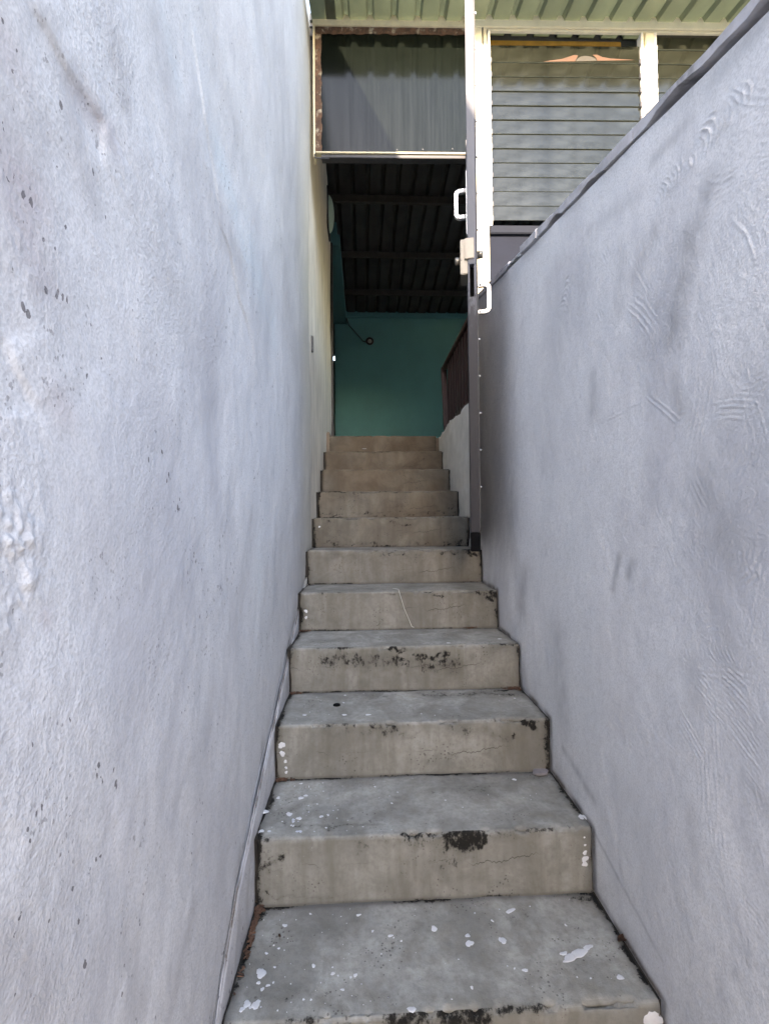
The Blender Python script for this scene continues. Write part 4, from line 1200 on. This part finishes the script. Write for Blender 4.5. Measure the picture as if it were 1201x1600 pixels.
# dark angle iron along the far face, carrying bright studs
db(MB().box(LT+0.001, LT+0.006, 0.004, 0.050, 0.08, LH), 'edge_angle', M['dark_metal'], 0.001)
b = MB().tube([(LT+0.005, 0.012, 0), (LT+0.011, 0.012, 0), (LT+0.013, 0.012, 0)], [0.0048, 0.0048, 0.003], 10)
stud = b.mesh('stud', 0, True); stud.materials.append(M['alu'])
for k in range(14):
    z = zl(761)+k*0.1497
    if z > LH-0.02 or s0-0.12 < z < s1+0.02: continue
    piece(stud, 'stud', door, (0, 0, z))
# pull handles
def handle(side, py0, py1):
    z0, z1 = zl(py1), zl(py0)
    zc, hh = (z0+z1)/2, (z1-z0)/2
    sgn = -1 if side == 0 else 1
    x0 = 0.0 if side == 0 else LT+0.006
    o = 0.052
    y = 0.050
    b = MB()
    r_ = 0.0075
    def bar(xa, xb, za, zb):
        b.box(min(xa, xb), max(xa, xb), y-0.011, y+0.011, za, zb)
    b = MB()
    poly = [(x0, zc-hh), (x0+sgn*o*0.72, zc-hh), (x0+sgn*o, zc-hh+0.012), (x0+sgn*o, zc+hh-0.012), (x0+sgn*o*0.72, zc+hh), (x0, zc+hh),
            (x0, zc+hh-0.014), (x0+sgn*o*0.66, zc+hh-0.014), (x0+sgn*(o-0.014), zc+hh-0.022), (x0+sgn*(o-0.014), zc-hh+0.022), (x0+sgn*o*0.66, zc-hh+0.014), (x0, zc-hh+0.014)]
    b.prism(poly, 1, y-0.011, y+0.011)
    hd = db(b, 'pull_handle', M['chrome'], 0.003)
    for zz in (zc-hh+0.007, zc+hh-0.007):
        m = MB().tube([(x0+sgn*0.010, y-0.0105, zz), (x0+sgn*0.010, y-0.0135, zz)], 0.0035, 8).mesh('screw'); m.materials.append(M['dark_metal'])
        piece(m, 'screw', hd)
    return hd
handle(0, 283, 330)
handle(1, 436, 484)
db(MB().box(-0.004, -0.001, 0.015, 0.10, zl(362), zl(262)), 'handle_plate', M['alu'], 0.001)
# rim lock
lk = db(MB().box(-0.030, -0.001, 0.004, 0.105, zl(427), zl(372)), 'rim_lock', M['brass'], 0.003)
m = MB().box(-0.012, LT*0.75, -0.006, -0.001, zl(405), zl(373)).mesh('lock_tongue', 0.0015); m.materials.append(M['brass']); piece(m, 'lock_tongue', lk)
m = MB().tube([(-0.028, 0.030, zl(401)), (-0.046, 0.030, zl(401)), (-0.052, 0.030, zl(401))], [0.013, 0.016, 0.015], 16).mesh('lock_knob', 0.001, True); m.materials.append(M['brass']); piece(m, 'lock_knob', lk)
m = MB().tube([(LT+0.006, 0.030, zl(394)), (LT+0.028, 0.030, zl(394))], [0.0155, 0.0145], 16).mesh('lock_cylinder', 0.001, True); m.materials.append(M['brass']); piece(m, 'lock_cylinder', lk)

# ------------------------------------------------------------------ small things lying on the steps
def leaf_mesh(name, L, W, seed, mat):
    r_ = random.Random(seed)
    n = 8; b = MB(); rows = []
    curl = r_.uniform(0.3, 0.9)
    for j in range(n+1):
        t = j/n
        w = W*math.sin(math.pi*min(1, t*0.92+0.05))**0.8
        x = L*(t-0.5)
        z = curl*L*0.5*(2*t-1)**2*0.5 + 0.002
        rows.append([b.bm.verts.new((x, w*s_, z+abs(s_)*W*0.5+r_.uniform(-.001, .001))) for s_ in (-1, -0.5, 0, 0.5, 1)])
    for A, B in zip(rows, rows[1:]):
        for k in range(4): b.bm.faces.new((A[k], B[k], B[k+1], A[k+1]))
    bmesh.ops.solidify(b.bm, geom=list(b.bm.faces), thickness=0.0007)
    me = b.mesh(name); me.materials.append(mat)
    return me
def lay(name, label, cat, px, py, i, L, W, seed, mat, rz, group=None, dz=0.001):
    p = on(px, py, 2, H(step_h(i)))
    o = bpy.data.objects.new(name, leaf_mesh(name, L, W, seed, mat))
    COL.objects.link(o)
    o.location = (p.x, p.y, p.z+dz); o.rotation_euler = (0, 0, rz)
    return tag(o, label, cat, group)
lay('dry_leaf', 'crumpled reddish brown leaf at the right end of the lowest tread', 'leaf', 972, 1470, 1, 0.034, 0.009, 1, M['leaf'], 0.5, 'dry leaves on the lowest tread')
lay('dry_leaf', 'thin dark curled leaf touching the right wall on the lowest tread', 'leaf', 994, 1482, 1, 0.030, 0.004, 2, M['leaf'], -0.7, 'dry leaves on the lowest tread')
lay('dry_leaf', 'small dark leaf scrap lying by the riser at the right back of the lowest tread', 'leaf', 898, 1388, 1, 0.026, 0.004, 3, M['leaf'], -0.8, 'dry leaves on the lowest tread')
lay('dry_leaf', 'tiny curled leaf lying alone on the left of the lowest tread', 'leaf', 437, 1465, 1, 0.012, 0.003, 4, M['leaf'], -1.0, 'dry leaves on the lowest tread')
lay('petal', 'purple petal scrap beside the grey plaster chip', 'petal', 817, 1204, 2, 0.022, 0.006, 5, M['petal'], 0.2, 'purple petals on the steps')
lay('petal', 'purple petal scrap at the back right of the lowest tread', 'petal', 868, 1385, 1, 0.026, 0.005, 6, M['petal'], 0.1, 'purple petals on the steps')
lay('petal', 'purple petal scrap at the back of the lowest tread near the middle', 'petal', 778, 1386, 1, 0.012, 0.004, 7, M['petal'], 1.0, 'purple petals on the steps')
p = on(843, 1208, 2, H(step_h(2)))
b = MB().prism([(-0.028, -0.012), (-0.012, -0.022), (0.016, -0.018), (0.030, 0.004), (0.018, 0.018), (-0.016, 0.016)], 2, 0.002, 0.009)
o = b.build('plaster_chip', M['chip'], None, 0.002); o.location = p; tag(o, 'flat grey plaster chip lying at the right end of the second lowest tread', 'chip')
b = MB()
t0 = on(616, 921, 2, H(step_h(5))); t1 = on(622, 921, 1, step_d(5)); t2 = on(631, 950, 1, step_d(5)); t3 = on(643, 980, 1, step_d(5))
b.tube([t0+Vector((-0.006, 0.01, 0.0035)), t0+Vector((0, 0, 0.004)), t1+Vector((0, -0.005, 0.002)), t2+Vector((0, -0.006, 0)), t3+Vector((0, -0.006, 0.004)), t3+Vector((0.008, -0.015, 0.003))], 0.0014, 6)
tag(b.build('thread', M['thread'], None, 0, True), 'pale thread hanging over the nosing of the middle step', 'thread')

def litter(name, label, px, py, i, n, spread, seed):
    r_ = random.Random(seed)
    p = on(px, py, 2, H(step_h(i)))
    b = MB()
    for _ in range(n):
        c = Vector((p.x+r_.gauss(0, spread[0]), p.y+r_.gauss(0, spread[1]), p.z+0.002+r_.random()*0.004))
        if c.x < SX0+0.002: c.x = SX0+0.002+r_.random()*0.01
        if c.x > SX1-0.004: c.x = SX1-0.004-r_.random()*0.01
        if c.y > step_d(i+1)-0.003: c.y = step_d(i+1)-0.003-r_.random()*0.01
        m = Matrix.Translation(c) @ Matrix.Rotation(r_.random()*6, 4, 'Z') @ Matrix.Rotation(r_.uniform(-.6, .6), 4, 'X')
        a, w = r_.uniform(.002, .008), r_.uniform(.001, .003)
        b.box(-a, a, -w, w, -0.0006, 0.0010, m)
    o = b.build(name, M['leaf'])
    tag(o, label, 'leaf litter', None, 'stuff')
litter('leaf_litter', 'brown leaf crumbs in the left back corner of the lowest tread', 398, 1415, 1, 110, (0.012, 0.028), 1)
litter('leaf_litter', 'brown leaf crumbs in the left back corner of the second lowest tread', 440, 1208, 2, 60, (0.016, 0.012), 2)
litter('leaf_litter', 'dark leaf crumbs in the left back corner of the third tread', 460, 1078, 3, 60, (0.015, 0.012), 3)
litter('leaf_litter', 'dark leaf crumbs in the right back corner of the third tread', 800, 1076, 3, 60, (0.02, 0.010), 4)
litter('leaf_litter', 'dark leaf crumbs in the left back corner of the fourth tread', 475, 984, 4, 40, (0.015, 0.01), 5)
litter('leaf_litter', 'reddish leaf crumbs at the back of the fourth tread on the right', 735, 981, 4, 30, (0.02, 0.006), 6)
litter('leaf_litter', 'soil crumbs along the left edge of the lowest tread', 380, 1460, 1, 60, (0.006, 0.06), 7)

for o in list(bpy.data.objects):
    if '_b' in o: del o['_b']
